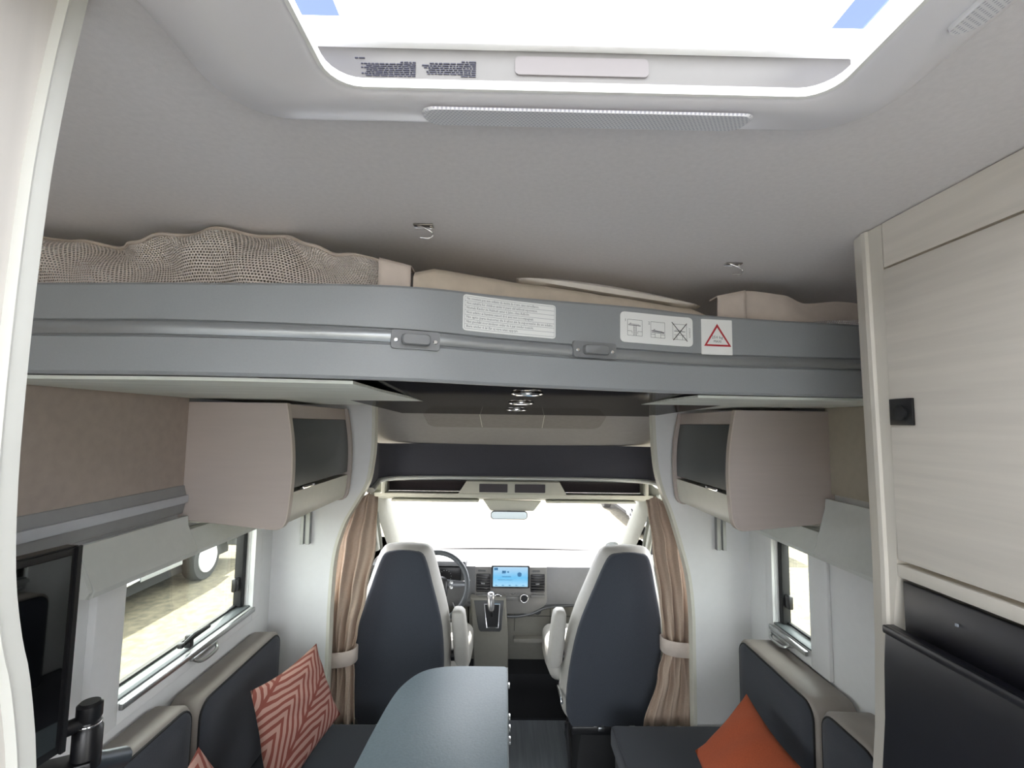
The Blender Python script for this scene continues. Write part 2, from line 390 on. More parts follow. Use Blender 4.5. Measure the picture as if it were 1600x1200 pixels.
# ------------------------------------------------------------------ outside ground
GR = bpy.data.materials.new('gravel_ground'); GR.use_nodes = True
n = GR.node_tree.nodes; l = GR.node_tree.links; p = n['Principled BSDF']; p.inputs['Roughness'].default_value = 0.95
tc = n.new('ShaderNodeTexCoord'); nz = n.new('ShaderNodeTexNoise'); nz.inputs['Scale'].default_value = 9; nz.inputs['Detail'].default_value = 8
l.new(tc.outputs['Object'], nz.inputs[0]); r = n.new('ShaderNodeValToRGB'); l.new(nz.outputs[0], r.inputs[0])
r.color_ramp.elements[0].position = .35; r.color_ramp.elements[1].position = .65
r.color_ramp.elements[0].color = lin('#4c473a'); r.color_ramp.elements[1].color = lin('#665f4d'); l.new(r.outputs[0], p.inputs['Base Color'])
bm = bmesh.new(); abox(bm, (-60, -40, -.85), (60, 90, -.75)); struct(fin('ground', bm, GR))
# outer skin of our own vehicle roof/underside keeps light out of the shell edges
box('floor.001', (XL - .05, YB, -0.32), (XR + .05, 4.0, -0.07), BLACKSOFT)['kind'] = 'structure'

# ------------------------------------------------------------------ windows of the living area
def living_window(name, x, s, ya, yb, za, zb, yo0, yo1, zo0, zo1, d=.022):
    """s: +1 when the room is on the +x side of the wall plane x"""
    r_ = root(name, None, None, (x, (ya + yb) / 2, za), kind='structure')
    def fr(nm, a0, a1, b0, b1, dep0, dep1, mm, rr=.003, label=None):
        lo = (min(x + s * dep0, x + s * dep1), a0, b0); hi = (max(x + s * dep0, x + s * dep1), a1, b1)
        return box(nm, lo, hi, mm, r_, rr, label=label)
    bm = bmesh.new()
    for (a0, a1, b0, b1) in ((yo0, ya, zo0, zo1), (yb, yo1, zo0, zo1), (ya, yb, zo0, za), (ya, yb, zb, zo1)):
        if a1 - a0 > .003 and b1 - b0 > .003:
            abox(bm, (min(x, x + s * d), a0, b0), (max(x, x + s * d), a1, b1), .004)
    fin('blind_frame', bm, WALL, r_)
    # reveal strips, aluminium rail, rubber seal, acrylic pane
    fr('aluminium_rail', ya, yb, za - .018, za, .022, .034, ALU, .003)
    fr('sill_strip', ya, yb, za - .001, za + .006, -.036, .012, mat('sill_grey', '#5b6163', .5, grain=0), .002)
    fr('rubber_seal', yb - .028, yb, za + .006, zb, -.045, -.012, BLACKSOFT, .004)
    fr('rubber_seal', ya, yb - .028, za + .008, za + .016, -.045, -.03, BLACKSOFT, .002)
    fr('rubber_seal', ya, yb, zb - .012, zb, -.045, -.03, BLACKSOFT, .002)
    fr('pane', ya - .002, yb + .002, za - .002, zb + .002, -.044, -.038, SMOKE, 0)
    # side latch on the front seal
    fr('side_latch', yb - .062, yb - .030, za + .075, za + .125, -.036, -.018, BLACK, .004)
    return r_
w1 = living_window('window_1', XL, 1, 1.345, 2.02, 1.0, 1.39, 1.25, 2.08, 0.945, 1.402)
w2 = living_window('window_2', XR, -1, 1.76, 2.0, 0.96, 1.30, 1.66, 2.05, 0.905, 1.33, .014)
# sill latch and pull of the left window
bm = bmesh.new()
atube(bm, [(-1.012, 1.60, 1.035), (-1.0, 1.64, 1.05), (-0.99, 1.70, 1.055)], [.006, .009, .006], 8)
abox(bm, (-1.03, 1.635, 1.01), (-1.01, 1.655, 1.05), .003); abox(bm, (-1.02, 1.585, 1.03), (-1.004, 1.60, 1.046), .003)
fin('sill_latch', bm, BLACK, w1, label='black stay latch')
def pull(parent, x, s, y, z):
    bm = bmesh.new()
    atube(bm, catmull([(x + s * .03, y - .06, z), (x + s * .045, y - .045, z - .012), (x + s * .048, y, z - .016), (x + s * .045, y + .045, z - .012), (x + s * .03, y + .06, z)], 4), .006, 8)
    abox(bm, (min(x + s * .02, x + s * .036), y - .065, z - .006), (max(x + s * .02, x + s * .036), y + .065, z + .008), .003)
    fin('blind_pull', bm, ALU, parent)
pull(w1, XL, 1, 1.70, 0.975)
pull(w2, XR, -1, 1.92, 0.935)
w2['kind'] = 'structure'

def valance(name, x, s, segs, zb, dep, label):
    """segs: (y0, y1, z top); the part under the overhead cabinet is lower"""
    r_ = root(name, label, 'blind', (x, segs[0][0], zb))
    x0 = x + s * .0245
    za, xm = segs[0][2], .010 + (dep - .0345) * .8
    zk = za - .03                                # short upright lip, then the cover slopes out
    def xo(z): return .012 if z >= zk else .012 + (xm - .012) * (zk - z) / (zk - zb - .035)
    for (y0, y1, zt) in segs:
        prof = [(x0, zt), (x0 + s * xo(zt), zt)] + ([(x0 + s * .012, zk)] if zt > zk else []) + [(x0 + s * xm, zb + .035), (x + s * dep, zb + .018), (x + s * (dep - .005), zb + .004), (x + s * (dep - .014), zb), (x0, zb + .002)]
        prism('cassette_cover', prof, 'XZ', y0, y1, BLINDF, r_, r=.002)
    y0, zt = segs[0][0], segs[0][2]
    prism('end_cap', [(x0, zt - .004), (x0 + s * .008, zt - .004), (x0 + s * .010, zk), (x0 + s * (xm - .002), zb + .036), (x + s * (dep - .003), zb + .019), (x + s * (dep - .012), zb + .004), (x0, zb + .006)], 'XZ', y0 - .012, y0 - .001, BLINDF, r_, r=.002)
    return r_
valance('window_blind', XL, 1, [(1.175, 1.556, 1.448), (1.557, 2.06, 1.404)], 1.325, .075, 'pale fabric window blind cassette above the long left window')
valance('window_blind', XR, -1, [(1.32, 1.616, 1.515), (1.617, 2.05, 1.404)], 1.32, .085, 'pale fabric window blind cassette above the small right window')

# ------------------------------------------------------------------ the roof hatch
hr = root('roof_hatch', 'white framed skylight in the ceiling with bright frosted pane', 'skylight', (0.09, 0.1, ZC))
def rring(cx, cy, hx, hy, r, z, n=6): return [(a, b, z) for a, b in rpoly(cx - hx, cy - hy, cx + hx, cy + hy, r, n)]
hcx, hcy, hhx, hhy = (HX0 + HX1) / 2, (HY0 + HY1) / 2, (HX1 - HX0) / 2, (HY1 - HY0) / 2
hcx2, hcy2 = 0.052, 0.098
bm = bmesh.new()
rings = [rring(hcx2, hcy2, .390, .475, .075, 2.129), rring(hcx2, hcy2, .386, .471, .072, 2.122), rring(hcx2, hcy2, .372, .457, .06, 2.114), rring(hcx2 + .01, hcy2 - .005, .345, .425, .05, 2.108),
         rring(hcx + .0, hcy, hhx - .045, hhy - .02, .04, 2.107), rring(hcx, hcy, hhx - .05, hhy - .026, .036, 2.110), rring(hcx, hcy, hhx - .05, hhy - .028, .036, 2.118), rring(hcx, hcy, hhx - .012, hhy - .012, .02, 2.13),
         rring(hcx, hcy, hhx - .006, hhy - .006, .012, 2.19), rring(hcx, hcy, hhx - .002, hhy - .002, .012, 2.19), rring(hcx, hcy, hhx - .002, hhy - .002, .012, 2.13)]
loft(bm, rings, caps=False); fin('frame', bm, mat('hatch_plastic', '#efedef', 0.3, grain=0.0), hr, 40)
# bright lip line around the opening
bm = bmesh.new(); loft(bm, [rring(hcx, hcy, hhx - .050, hhy - .0265, .036, 2.1085), rring(hcx, hcy, hhx - .054, hhy - .030, .033, 2.109), rring(hcx, hcy, hhx - .054, hhy - .030, .033, 2.119), rring(hcx, hcy, hhx - .050, hhy - .0265, .036, 2.119)], caps=False)
fin('inner_lip', bm, mat('white_gloss', '#f2f2ee', 0.2, grain=0), hr)
# blind cassette bar at the far end
BAR = mat('hatch_bar_plastic', '#706e6b', 0.45, grain=0.01)
bar = box('blind_bar', (HX0 + .02, 0.4975, 2.112), (HX1 - .02, 0.512, 2.163), BAR, hr, .003)
box('bar_rail', (HX0 + .012, 0.488, 2.160), (HX1 - .012, 0.512, 2.172), mat('white_gloss', '#f2f2ee', 0.2, grain=0), hr, .003)
bm = bmesh.new(); aprism(bm, rpoly(0.005, 2.1315, 0.152, 2.1525, .005), 'XZ', .4955, .4985); fin('finger_recess', bm, mat('bar_recess', '#767170', 0.5, grain=0), bar)
def print_block(parent, name, x0, x1, zt, zb, rows, short=None, y=.4968):
    """tiny illegible instructions, upside down as seen from below: rows of word-long dashes"""
    bm = bmesh.new(); h = (zt - zb) / rows
    for k in range(rows):
        z = zt - (k + .5) * h; x = x1
        end = x0 + (x1 - x0) * (random.uniform(0, .12)) if not (short and k in short) else x0 + (x1 - x0) * .7
        while x > end + .002:
            L_ = min(random.uniform(.002, .008), x - end)
            abox(bm, (x - L_, y - .0004, z - h * .26), (x, y + .001, z + h * .26)); x -= L_ + .0011
    fin(name, bm, mat('print_ink', '#3b3b48', .6, grain=0), parent, 0)
print_block(bar, 'printed_text', -0.164, -0.104, 2.1445, 2.1265, 8, (0,))
print_block(bar, 'printed_text', -0.098, -0.038, 2.1465, 2.1275, 8, (0, 7))
print_block(bar, 'printed_text', -0.171, -0.160, 2.1485, 2.1465, 1)
# pane: shallow frosted acrylic dome, two blue-tinted side strips of the dome foot
FROST = bpy.data.materials.new('frosted_acrylic'); FROST.use_nodes = True
n = FROST.node_tree.nodes; l = FROST.node_tree.links; n.remove(n['Principled BSDF'])
t = n.new('ShaderNodeBsdfTransparent'); t.inputs[0].default_value = (.42, .425, .435, 1); d = n.new('ShaderNodeBsdfTranslucent'); d.inputs[0].default_value = (.5, .51, .53, 1)
x = n.new('ShaderNodeMixShader'); x.inputs[0].default_value = .3; l.new(t.outputs[0], x.inputs[1]); l.new(d.outputs[0], x.inputs[2]); l.new(x.outputs[0], n['Material Output'].inputs[0])
def dome(u, v):
    X = HX0 + .004 + u * (HX1 - HX0 - .008); Y = HY0 + .004 + v * (HY1 - HY0 - .008)
    return (X, Y, 2.20 + .05 * (1 - (2 * u - 1) ** 4) * (1 - (2 * v - 1) ** 4))
sheet('dome_pane', dome, 16, 16, FROST, hr)
BLUEP = bpy.data.materials.new('blue_tinted_acrylic'); BLUEP.use_nodes = True
n = BLUEP.node_tree.nodes; l = BLUEP.node_tree.links; n.remove(n['Principled BSDF'])
t = n.new('ShaderNodeBsdfTransparent'); t.inputs[0].default_value = (.085, .11, .2, 1); d = n.new('ShaderNodeBsdfTranslucent'); d.inputs[0].default_value = (.06, .08, .15, 1)
x = n.new('ShaderNodeMixShader'); x.inputs[0].default_value = .5; l.new(t.outputs[0], x.inputs[1]); l.new(d.outputs[0], x.inputs[2]); l.new(x.outputs[0], n['Material Output'].inputs[0])
for xa, xb in ((HX0 + .014, HX0 + .060), (HX1 - .050, HX1 - .014)):
    bm = bmesh.new(); f = [bm.verts.new(p) for p in ((xa, HY0 + .014, 2.186), (xb, HY0 + .014, 2.186), (xb, .486, 2.186), (xa, .486, 2.186))]; bm.faces.new(f)
    fin('side_strip', bm, BLUEP, hr)
# perforated grilles in the frame
def grille(parent, cx, cy, hx, hy, z, nm='vent_grille', tilt=0.0):
    pts = rpoly(-hx, -hy, hx, hy, min(hx, hy) * .75, 6)
    bm = bmesh.new(); uvl = bm.loops.layers.uv.new('UVMap')
    def P(a, b, dz): return (cx + a, cy + b, z + b * tilt - dz * .6)
    top = [bm.verts.new(P(a, b, .002)) for a, b in pts]; bot = [bm.verts.new(P(a * 1.02, b * 1.05, -.003)) for a, b in pts]
    f = bm.faces.new(top)
    for i in range(len(pts)): bm.faces.new((top[i], bot[i], bot[(i + 1) % len(pts)], top[(i + 1) % len(pts)]))
    for f in bm.faces:
        for lp in f.loops: lp[uvl].uv = (lp.vert.co.x, lp.vert.co.y)
    fin(nm, bm, VENTM, parent)
grille(hr, 0.09, 0.534, .188, .0215, 2.1065, tilt=.22)
pr = rpoly(-.016, -.12, .016, .12, .012, 6)
bm = bmesh.new(); uvl = bm.loops.layers.uv.new('UVMap')
top = [bm.verts.new((.405 + a, .28 + b, 2.1065 + a * .25)) for a, b in pr]; bot = [bm.verts.new((.405 + a * 1.05, .28 + b * 1.02, 2.113 + a * .25)) for a, b in pr]
bm.faces.new(top)
for i in range(len(pr)): bm.faces.new((top[i], bot[i], bot[(i + 1) % len(pr)], top[(i + 1) % len(pr)]))
for f in bm.faces:
    for lp in f.loops: lp[uvl].uv = (lp.vert.co.y, lp.vert.co.x)
fin('vent_grille', bm, VENTM, hr)

# ------------------------------------------------------------------ drop-down bed
XS = [-1.026, -.8, -.54, -.21, .01, .3, .49, .85, 1.106]; YS = [.835, .83, .82, .865, .96, 1.065, 1.115, 1.145, 1.15]
ZT = [1.985, 1.985, 1.987, 2.001, 2.009, 2.018, 2.013, 2.004, 2.003]
CUR = catmull([(a, b, c) for a, b, c in zip(XS, YS, ZT)], 6)
def interp(x, k):
    for i in range(len(CUR) - 1):
        a, b = CUR[i], CUR[i + 1]
        if a.x <= x <= b.x: return a[k] + (b[k] - a[k]) * (x - a.x) / (b.x - a.x)
    return CUR[0][k] if x < CUR[0].x else CUR[-1][k]
FY = lambda x: interp(x, 1)
FZ = lambda x: interp(x, 2)
ZB = 1.826
bed = root('drop_down_bed', 'raised grey fronted drop-down bed across the living area under the ceiling', 'bed', (0.04, 1.5, ZB))
def fascia_ring(X):
    Y, zt = FY(X), FZ(X)
    g1, g2 = 1.917, 1.895      # groove band
    return [(X, Y + .022, zt - .004), (X, Y + .016, zt), (X, Y + .004, zt), (X, Y, zt - .005), (X, Y, g1 + .004), (X, Y + .006, g1 + .002), (X, Y + .006, g2 - .002), (X, Y, g2 - .005),
            (X, Y, ZB + .005), (X, Y + .004, ZB), (X, Y + .022, ZB)]
bm = bmesh.new(); loft(bm, [fascia_ring(c.x) for c in CUR]); fas = fin('front_panel', bm, BEDGREY, bed, 30)
bm = bmesh.new(); rings = []
for c in CUR:
    X, Y = c.x, c.y
    rings.append([(X, Y + .0065, 1.9175), (X, Y + .0015, 1.9165), (X, Y - .0025, 1.911), (X, Y - .0025, 1.903), (X, Y + .0015, 1.8955), (X, Y + .0065, 1.8945)])
loft(bm, rings); fin('groove_rail', bm, mat('rail_silver', '#a4a8aa', 0.32, 0.6, grain=0.02), bed, 40)
# frame behind the front panel: side rails, back rail, boards
bm = bmesh.new()
abox(bm, (XL + .014, .87, ZB + .01), (XL + .05, 2.3, 1.93)); abox(bm, (XR - .05, 1.19, ZB + .01), (XR - .014, 2.3, 1.93)); abox(bm, (XL + .05, 2.27, ZB + .01), (XR - .05, 2.3, 1.93))
fin('bed_frame', bm, BEDGREY, bed)
BPX0, BPX1 = -0.30, 0.48
inner = [(c.x, c.y + .03) for c in CUR]
def panel_poly(xa, xb, yend, rnd):
    pts = [(x, y) for x, y in inner if xa < x < xb]
    return [(xa, FY(xa) + .03)] + pts + [(xb, FY(xb) + .03)]
lp = panel_poly(XL + .016, BPX0 + .02, 1.9, 0)
left_poly = lp + [(-.285, 1.1), (-.275, 1.35), (-.262, 1.62), (-.262, 1.74), (-.275, 1.80), (-.31, 1.86), (-.38, 1.91), (-.5, 1.95), (XL + .016, 2.02)]
prism('underside_board', left_poly, 'XY', 1.8185, 1.8248, BEDUNDER, bed, r=.001, label='white wood-grain underside board on the left')
rp = panel_poly(BPX1 - .02, XR - .016, 1.9, 0)
right_poly = rp + [(XR - .016, 2.0), (.60, 1.98), (.46, 1.97), (.425, 1.93), (.43, 1.7), (.445, 1.45), (.455, 1.2)]
prism('underside_board', right_poly, 'XY', 1.8185, 1.8248, BEDUNDER, bed, r=.001, label='white wood-grain underside board on the right')
bp = panel_poly(-.5, .7, 2.3, 0)
bm = bmesh.new()
poly = bp + [(.7, 2.34), (-.5, 2.34)]
def zt_(y): return 1.838 - (y - .9) * .030
a = [bm.verts.new((p[0], p[1], zt_(p[1]))) for p in poly]; b = [bm.verts.new((p[0], p[1], zt_(p[1]) + .008)) for p in poly]
bm.faces.new(a); bm.faces.new(b[::-1])
for i in range(len(poly)): bm.faces.new((a[i], b[i], b[(i + 1) % len(poly)], a[(i + 1) % len(poly)]))
blk = fin('gloss_ceiling_panel', bm, BLACKGLOSS, bed, label='glossy black middle panel of the underside')
LENS = mat('spot_lens', '#c9c9c6', 0.3, grain=0)
for (xx, yy) in ((.055, 1.22), (.050, 1.55), (.045, 1.92)):
    bm = bmesh.new(); z = zt_(yy)
    alathe(bm, [(.041, .0), (.041, -.003), (.036, -.0055), (.030, -.004), (.028, -.001)], (xx, yy, z), (0, 0, 1), 24)
    so = fin('spotlight', bm, CHROME, bed)
    lathe('lens', [(.0275, 0), (.0275, -.0022), (.02, -.003)], (xx, yy, z), (0, 0, 1), LENS, so)
# two grab handles on the rail
def fpt(x, z, off):      # a point in front of the bed's front panel
    t = (FY(x + .01) - FY(x - .01)) / .02; nrm = Vector((t, -1, 0)).normalized()
    return Vector((x, FY(x), z)) + nrm * off
for (xc, zc, hw) in ((-.168, 1.901, .042), (.190, 1.911, .050)):
    pts = rpoly(-hw, -.0175, hw, .0175, .005, 3)
    bm = bmesh.new()
    rings = [[fpt(xc + a * s_, zc + b * s_, o) for a, b in pts] for s_, o in ((1, -.002), (1, .004), (.985, .006))]
    loft(bm, rings); hb = fin('bed_handle', bm, GREYPL, bed)
    bm = bmesh.new(); q = rpoly(-hw * .58, -.0105, hw * .58, .0095, .006, 3)
    rings = [[fpt(xc + a * s_, zc + b * s_, o) for a, b in q] for s_, o in ((1, .005), (1, .012), (.96, .017), (.86, .019))]
    loft(bm, rings); fin('grip', bm, GREYPL, hb)
    for s in (-1, 1):
        c = fpt(xc + s * hw * .8, zc - .002, .005); nn = (fpt(xc, zc, 1) - fpt(xc, zc, 0))
        lathe('screw', [(.0042, 0), (.0042, .002), (.003, .003)], c, nn, CHROME, hb, 12)
# stickers
def patch(name, x0, x1, z0, z1, r, m, parent, off=.0012, label=None, shear=0):
    pts = rpoly(x0, z0, x1, z1, r, 4)
    # add columns so that the patch follows the curve
    us = [0, .06, .2, .45, 1.0]
    xs = [x0 + r * u for u in us] + [x0 + r + (x1 - x0 - 2 * r) * i / 8 for i in range(1, 8)] + [x1 - r * u for u in us[::-1]]
    bm = bmesh.new(); N = len(xs) - 1; cols = []
    for x in xs:
        dx = max(0, min(x - x0, x1 - x))
        k = r - math.sqrt(max(0, r * r - (r - dx) ** 2)) if dx < r else 0
        cols.append((bm.verts.new(fpt(x, z0 + k, off)), bm.verts.new(fpt(x, z1 - k, off)), bm.verts.new(fpt(x, z1 - k, off - .001)), bm.verts.new(fpt(x, z0 + k, off - .001))))
    for i in range(N):
        for j in range(4): bm.faces.new((cols[i][j], cols[i][(j + 1) % 4], cols[i + 1][(j + 1) % 4], cols[i + 1][j]))
    bm.faces.new(cols[0]); bm.faces.new(cols[-1][::-1])
    return fin(name, bm, m, parent, label=label)
def aline(bm, x0, z0, x1, z1, wd, off=.0016):
    d = Vector((x1 - x0, z1 - z0)); L_ = d.length; d /= L_; nx, nz = -d.y * wd / 2, d.x * wd / 2; N = max(1, int(L_ / .02)); prev = None
    for i in range(N + 1):
        x = x0 + d.x * L_ * i / N; z = z0 + d.y * L_ * i / N
        c = (bm.verts.new(fpt(x + nx, z + nz, off)), bm.verts.new(fpt(x - nx, z - nz, off)))
        if prev: bm.faces.new((prev[0], prev[1], c[1], c[0]))
        prev = c
s1 = patch('warning_sticker', -.085, .1025, 1.929, 2.000, .006, PAPER, bed, label='white sticker with seven lines of warning text')
bm = bmesh.new(); rows = ['Ne convient pas aux enfants de moins de 6 ans, sans surveillance.', 'Not suitable for children under 6 years old without supervision.', 'Niemals Kinder im Hubbett unter 6 Jahre ohne Aufsicht.',
     'Non adatto ai bambini minori di 6 anni non accompagnati.', 'No apto para menores de 6 a\u00f1os sin la supervisi\u00f3n de un adulto.', 'Niet geschikt voor kinderen onder de 6 jaar zonder toezicht.', 'Barn under 6 \u00e5r f\u00e5r ej vara utan uppsyn.']
wid = [.145, .142, .125, .134, .176, .134, .102]
lb = bmesh.new(); z0, z1, xx0, xx1 = 1.933, 1.9965, -.082, .0995
h = (z1 - z0) / 7
for k in range(8): aline(lb, xx0, z0 + k * h, xx1, z0 + k * h, .0006)
aline(lb, xx0, z0, xx0, z1, .0006); aline(lb, xx1, z0, xx1, z1, .0006)
fin('ruling', lb, INKP, s1, 0, recalc=False)
for k, (tx, wd) in enumerate(zip(rows, wid)):
    zb_ = z1 - (k + 1) * h + h * .3
    atext(bm, tx, .0072, lambda a, b, zb_=zb_: fpt(xx0 + .003 + a, zb_ + b, .0017), width=wd)
fin('sticker_text', bm, mat('mid_ink', '#6c7078', .6, grain=0), s1, 0, recalc=False)
s2 = patch('pictogram_sticker', .252, .436, 1.935, 2.004, .010, PAPER, bed, label='white sticker with three bed-use drawings, the last crossed out')
bm = bmesh.new()
def pic(x0, z0, sx, sz, kind):
    L_ = lambda a, b, c, d, w_=.0007: aline(bm, x0 + a * sx, z0 + b * sz, x0 + c * sx, z0 + d * sz, w_)
    L_(0, 0, 1, 0); L_(0, 1, 1, 1); L_(0, 0, 0, 1); L_(1, 0, 1, 1)
    if kind == 0:
        L_(.05, .66, .9, .64, .0016); L_(.2, .74, .8, .70); L_(.12, .72, .24, .78, .0012)
        L_(.42, 0, .42, .62); L_(.6, 0, .6, .62)
        for q in range(9): L_(.42, .06 + q * .065, .6, .06 + q * .065, .0006)
        L_(0, .28, .3, .28); L_(.3, .28, .32, .12); L_(.7, .12, .7, .28); L_(.7, .28, 1, .28)
    elif kind == 1:
        L_(.05, .42, .95, .36, .0020); L_(.15, .46, .8, .42); L_(.2, .5, .3, .52, .0014); L_(.05, .32, .95, .30, .0012)
        L_(.3, .28, .3, 0); L_(.7, .28, .7, 0); L_(0, .2, .3, .2); L_(.7, .2, 1, .2)
    else:
        L_(.1, .55, .9, .53, .0013); L_(.1, .3, .9, .3); L_(.2, .62, .7, .6); L_(.3, .3, .3, 0); L_(.7, .3, .7, 0)
bm.free()
for k_, (a_, b_) in enumerate(((.2695, 1.951), (.3275, 1.9505), (.384, 1.950))):
    bm = bmesh.new(); pic(a_, b_, .036, .036, k_); fin('drawing', bm, INK, s2, 0, recalc=False)
bm = bmesh.new()
atext(bm, '1', .009, lambda a, b: fpt(.262 + a, 1.982 + b, .0017)); fin('sticker_text', bm, INK, s2, 0, recalc=False); bm = bmesh.new(); atext(bm, '2', .009, lambda a, b: fpt(.321 + a, 1.980 + b, .0017))
fin('sticker_text', bm, INK, s2, 0, recalc=False); bm = bmesh.new()
atext(bm, '1234567', .005, lambda a, b: fpt(.4295 - b, 1.955 + a, .0017), width=.024)
fin('sticker_text', bm, INK, s2, 0, recalc=False)
bm = bmesh.new(); aline(bm, .3815, 1.990, .4215, 1.947, .0018, .0019); aline(bm, .3850, 1.948, .4205, 1.989, .0018, .0021); fin('cross', bm, INKD, s2, 0, recalc=False)
s3 = patch('weight_sticker', .458, .536, 1.919, 2.003, .0015, PAPER, bed, label='white sticker with red warning triangle reading 250 kg MAXI')
bm = bmesh.new(); T = [(.498, 1.993), (.464, 1.939), (.533, 1.939)]; Ti = [(.498, 1.984), (.4715, 1.9433), (.5255, 1.9433)]
for i in range(3):
    j = (i + 1) % 3; N = 6; prev = None
    for k in range(N + 1):
        a = [T[i][q] + (T[j][q] - T[i][q]) * k / N for q in (0, 1)]; b = [Ti[i][q] + (Ti[j][q] - Ti[i][q]) * k / N for q in (0, 1)]
        c = (bm.verts.new(fpt(a[0], a[1], .0018)), bm.verts.new(fpt(b[0], b[1], .0018)))
        if prev: bm.faces.new((prev[0], prev[1], c[1], c[0]))
        prev = c
fin('triangle', bm, RED, s3, 0, recalc=False)
bm = bmesh.new(); atext(bm, '250 kg', .0095, lambda a, b: fpt(.484 + a, 1.9575 + b, .0018), width=.028); atext(bm, 'MAXI', .0085, lambda a, b: fpt(.4885 + a, 1.948 + b, .0018), width=.019)
fin('sticker_text', bm, INK, s3, 0, recalc=False)

# mattress, sheet and safety nets lying on the bed
def mat_top(x, y): return 0
mt = root('mattress', 'beige quilted mattress edge wrapped over the grey bed front', 'mattress', (0.04, 1.6, 1.93))
def noise(x, s=1.0): return math.sin(x * 7.1 * s + 1.3) * .5 + math.sin(x * 17.3 * s + .4) * .3 + math.sin(x * 31.7 * s) * .2
bm = bmesh.new(); rings = []
N = 60
for i in range(N + 1):
    X = -.18 + (.507 + .18) * i / N
    Y = FY(X) + .03; zt = {0: 0}.get(i, 0)
    top = 2.056 - .016 * max(0, X - .05) / .45 - .0024 * noise(X * 2)
    if i < 3: top -= .004 * (3 - i)
    if i > N - 5: top -= .004 * (i - N + 5)
    rings.append([(X, Y + .012, 1.94), (X, Y + .004, 1.96), (X, Y - .002 + .002 * noise(X * 3), 2.0), (X, Y - .001, top - .016), (X, Y + .012, top - .003), (X, Y + .05, top + .001),
                  (X, 1.45, top + .006), (X, 1.45, 1.94)])
loft(bm, rings); mf = fin('mattress_cover', bm, MATTR, mt, 60)
box('mattress_core', (-.98, 1.46, 1.94), (1.05, 2.24, 2.04), MATTR, mt, .03, 3)
bm = bmesh.new(); rings = []
for i in range(31):
    X = .02 + .46 * i / 30; Y = FY(X) + .06; top = 2.056 - .016 * max(0, X - .05) / .45; hgt = .022 * math.sin(math.pi * i / 30) ** .5
    rings.append([(X, Y - .008, top + .008), (X, Y - .012, top + .006 + hgt * .6), (X, Y + .0, top + .006 + hgt), (X, Y + .25, top + hgt + .018), (X, Y + .25, top + .012)])
loft(bm, rings); sh = fin('folded_sheet', bm, SHEET, None, 60); tag(sh, 'white folded sheet lying on top of the mattress on the raised bed', 'sheet')
netl = root('safety_net', 'crumpled beige mesh safety net bunched up on the left half of the bed', 'net', (-.6, .9, 1.99), 'safety nets of the raised bed')
TOPL = [(-1.02, 2.116), (-.86, 2.111), (-.79, 2.105), (-.71, 2.100), (-.65, 2.112), (-.56, 2.128), (-.45, 2.125), (-.376, 2.094), (-.33, 2.080), (-.27, 2.072), (-.235, 2.064)]
def tl(x, T_):
    for (a, b), (c, d) in zip(T_, T_[1:]):
        if a <= x <= c:
            t = (x - a) / (c - a); t = t * t * (3 - 2 * t); return b + (d - b) * t
    return T_[0][1] if x < T_[0][0] else T_[-1][1]
def netfn(u, v):
    X = -1.015 + u * .78; top = tl(X, TOPL) - .012 * min(1, max(0, (-.3 - X) / .3)); z0 = FZ(X) - .012; Z = z0 + (top - z0) * (1 - (1 - v) ** 1.3)
    fold = .020 * math.sin(X * 19 + v * 4.5) + .009 * math.sin(X * 43 - v * 4 + 1) + .006 * math.sin(X * 71 + v * 7)
    return (X + .004 * math.sin(v * 6 + X * 20), FY(X) + .048 + .05 * v + fold * (.35 + v * .65), Z)
NET2 = NETC
sheet('net_mesh', netfn, 90, 16, NETC, netl, uvs=(1.0, .16))
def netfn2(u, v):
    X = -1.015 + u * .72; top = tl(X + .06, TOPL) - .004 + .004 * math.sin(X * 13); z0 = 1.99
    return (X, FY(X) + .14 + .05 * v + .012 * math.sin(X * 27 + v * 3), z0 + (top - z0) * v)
sheet('net_fold', netfn2, 60, 10, dotmat('net_shaded', '#8f877f', '#000000', 112, 0.3, alpha=True), netl, uvs=(.9, .14))  # rear fold of the same net, shade put into its darker colour
# padding visible through the mesh
def hemfn(u, v):
    X = -1.01 + u * .775; p = Vector(netfn(u, 1.0)); return p + Vector((0, -.002 + .004 * math.cos(v * math.pi * 2), .0035 * math.sin(v * math.pi * 2)))
sheet('net_hem', hemfn, 90, 6, WEB, netl)
def bandfn(u, v, xa=-.243, xb=-.185, zt=2.056, zt2=2.046):
    X = xa + (xb - xa) * u; top = zt + (zt2 - zt) * u; a = v * 1.6
    if a < 1: return (X, FY(X) + .026 + .004 * math.sin(a * 3), 1.992 + (top - 1.992) * a)
    return (X, FY(X) + .026 + (a - 1) * .08, top + .003)
sheet('net_band', bandfn, 8, 12, WEB, netl, thick=.003)
netr = root('safety_net', 'flat beige mesh safety net folded at the right end of the bed beside the wardrobe', 'net', (.8, 1.2, 1.99), 'safety nets of the raised bed')
TOPR = [(.50, 2.072), (.60, 2.086), (.70, 2.080), (.76, 2.062), (.84, 2.068), (.92, 2.062), (1.0, 2.056), (1.1, 2.054)]
def netfr(u, v):
    X = .585 + u * .51; top = tl(X, TOPR); z0 = FZ(X) - .012; Z = z0 + (top - z0) * v
    return (X, FY(X) + .045 + .02 * v + (.006 * math.sin(X * 31 + v * 3) + .004 * math.sin(X * 57)) * (.3 + v), Z)
sheet('net_mesh', netfr, 60, 8, NETC, netr, uvs=(.62, .09))
def netfr2(u, v):
    X = .58 + u * .515; top = tl(X, TOPR) + .004; z0 = FZ(X) + .012 + .008 * math.sin(X * 16)
    return (X, FY(X) + .035 + .012 * v + .006 * math.sin(X * 24 + v * 2), z0 + (top - z0) * v)
sheet('net_fold', netfr2, 50, 6, WEB, netr)
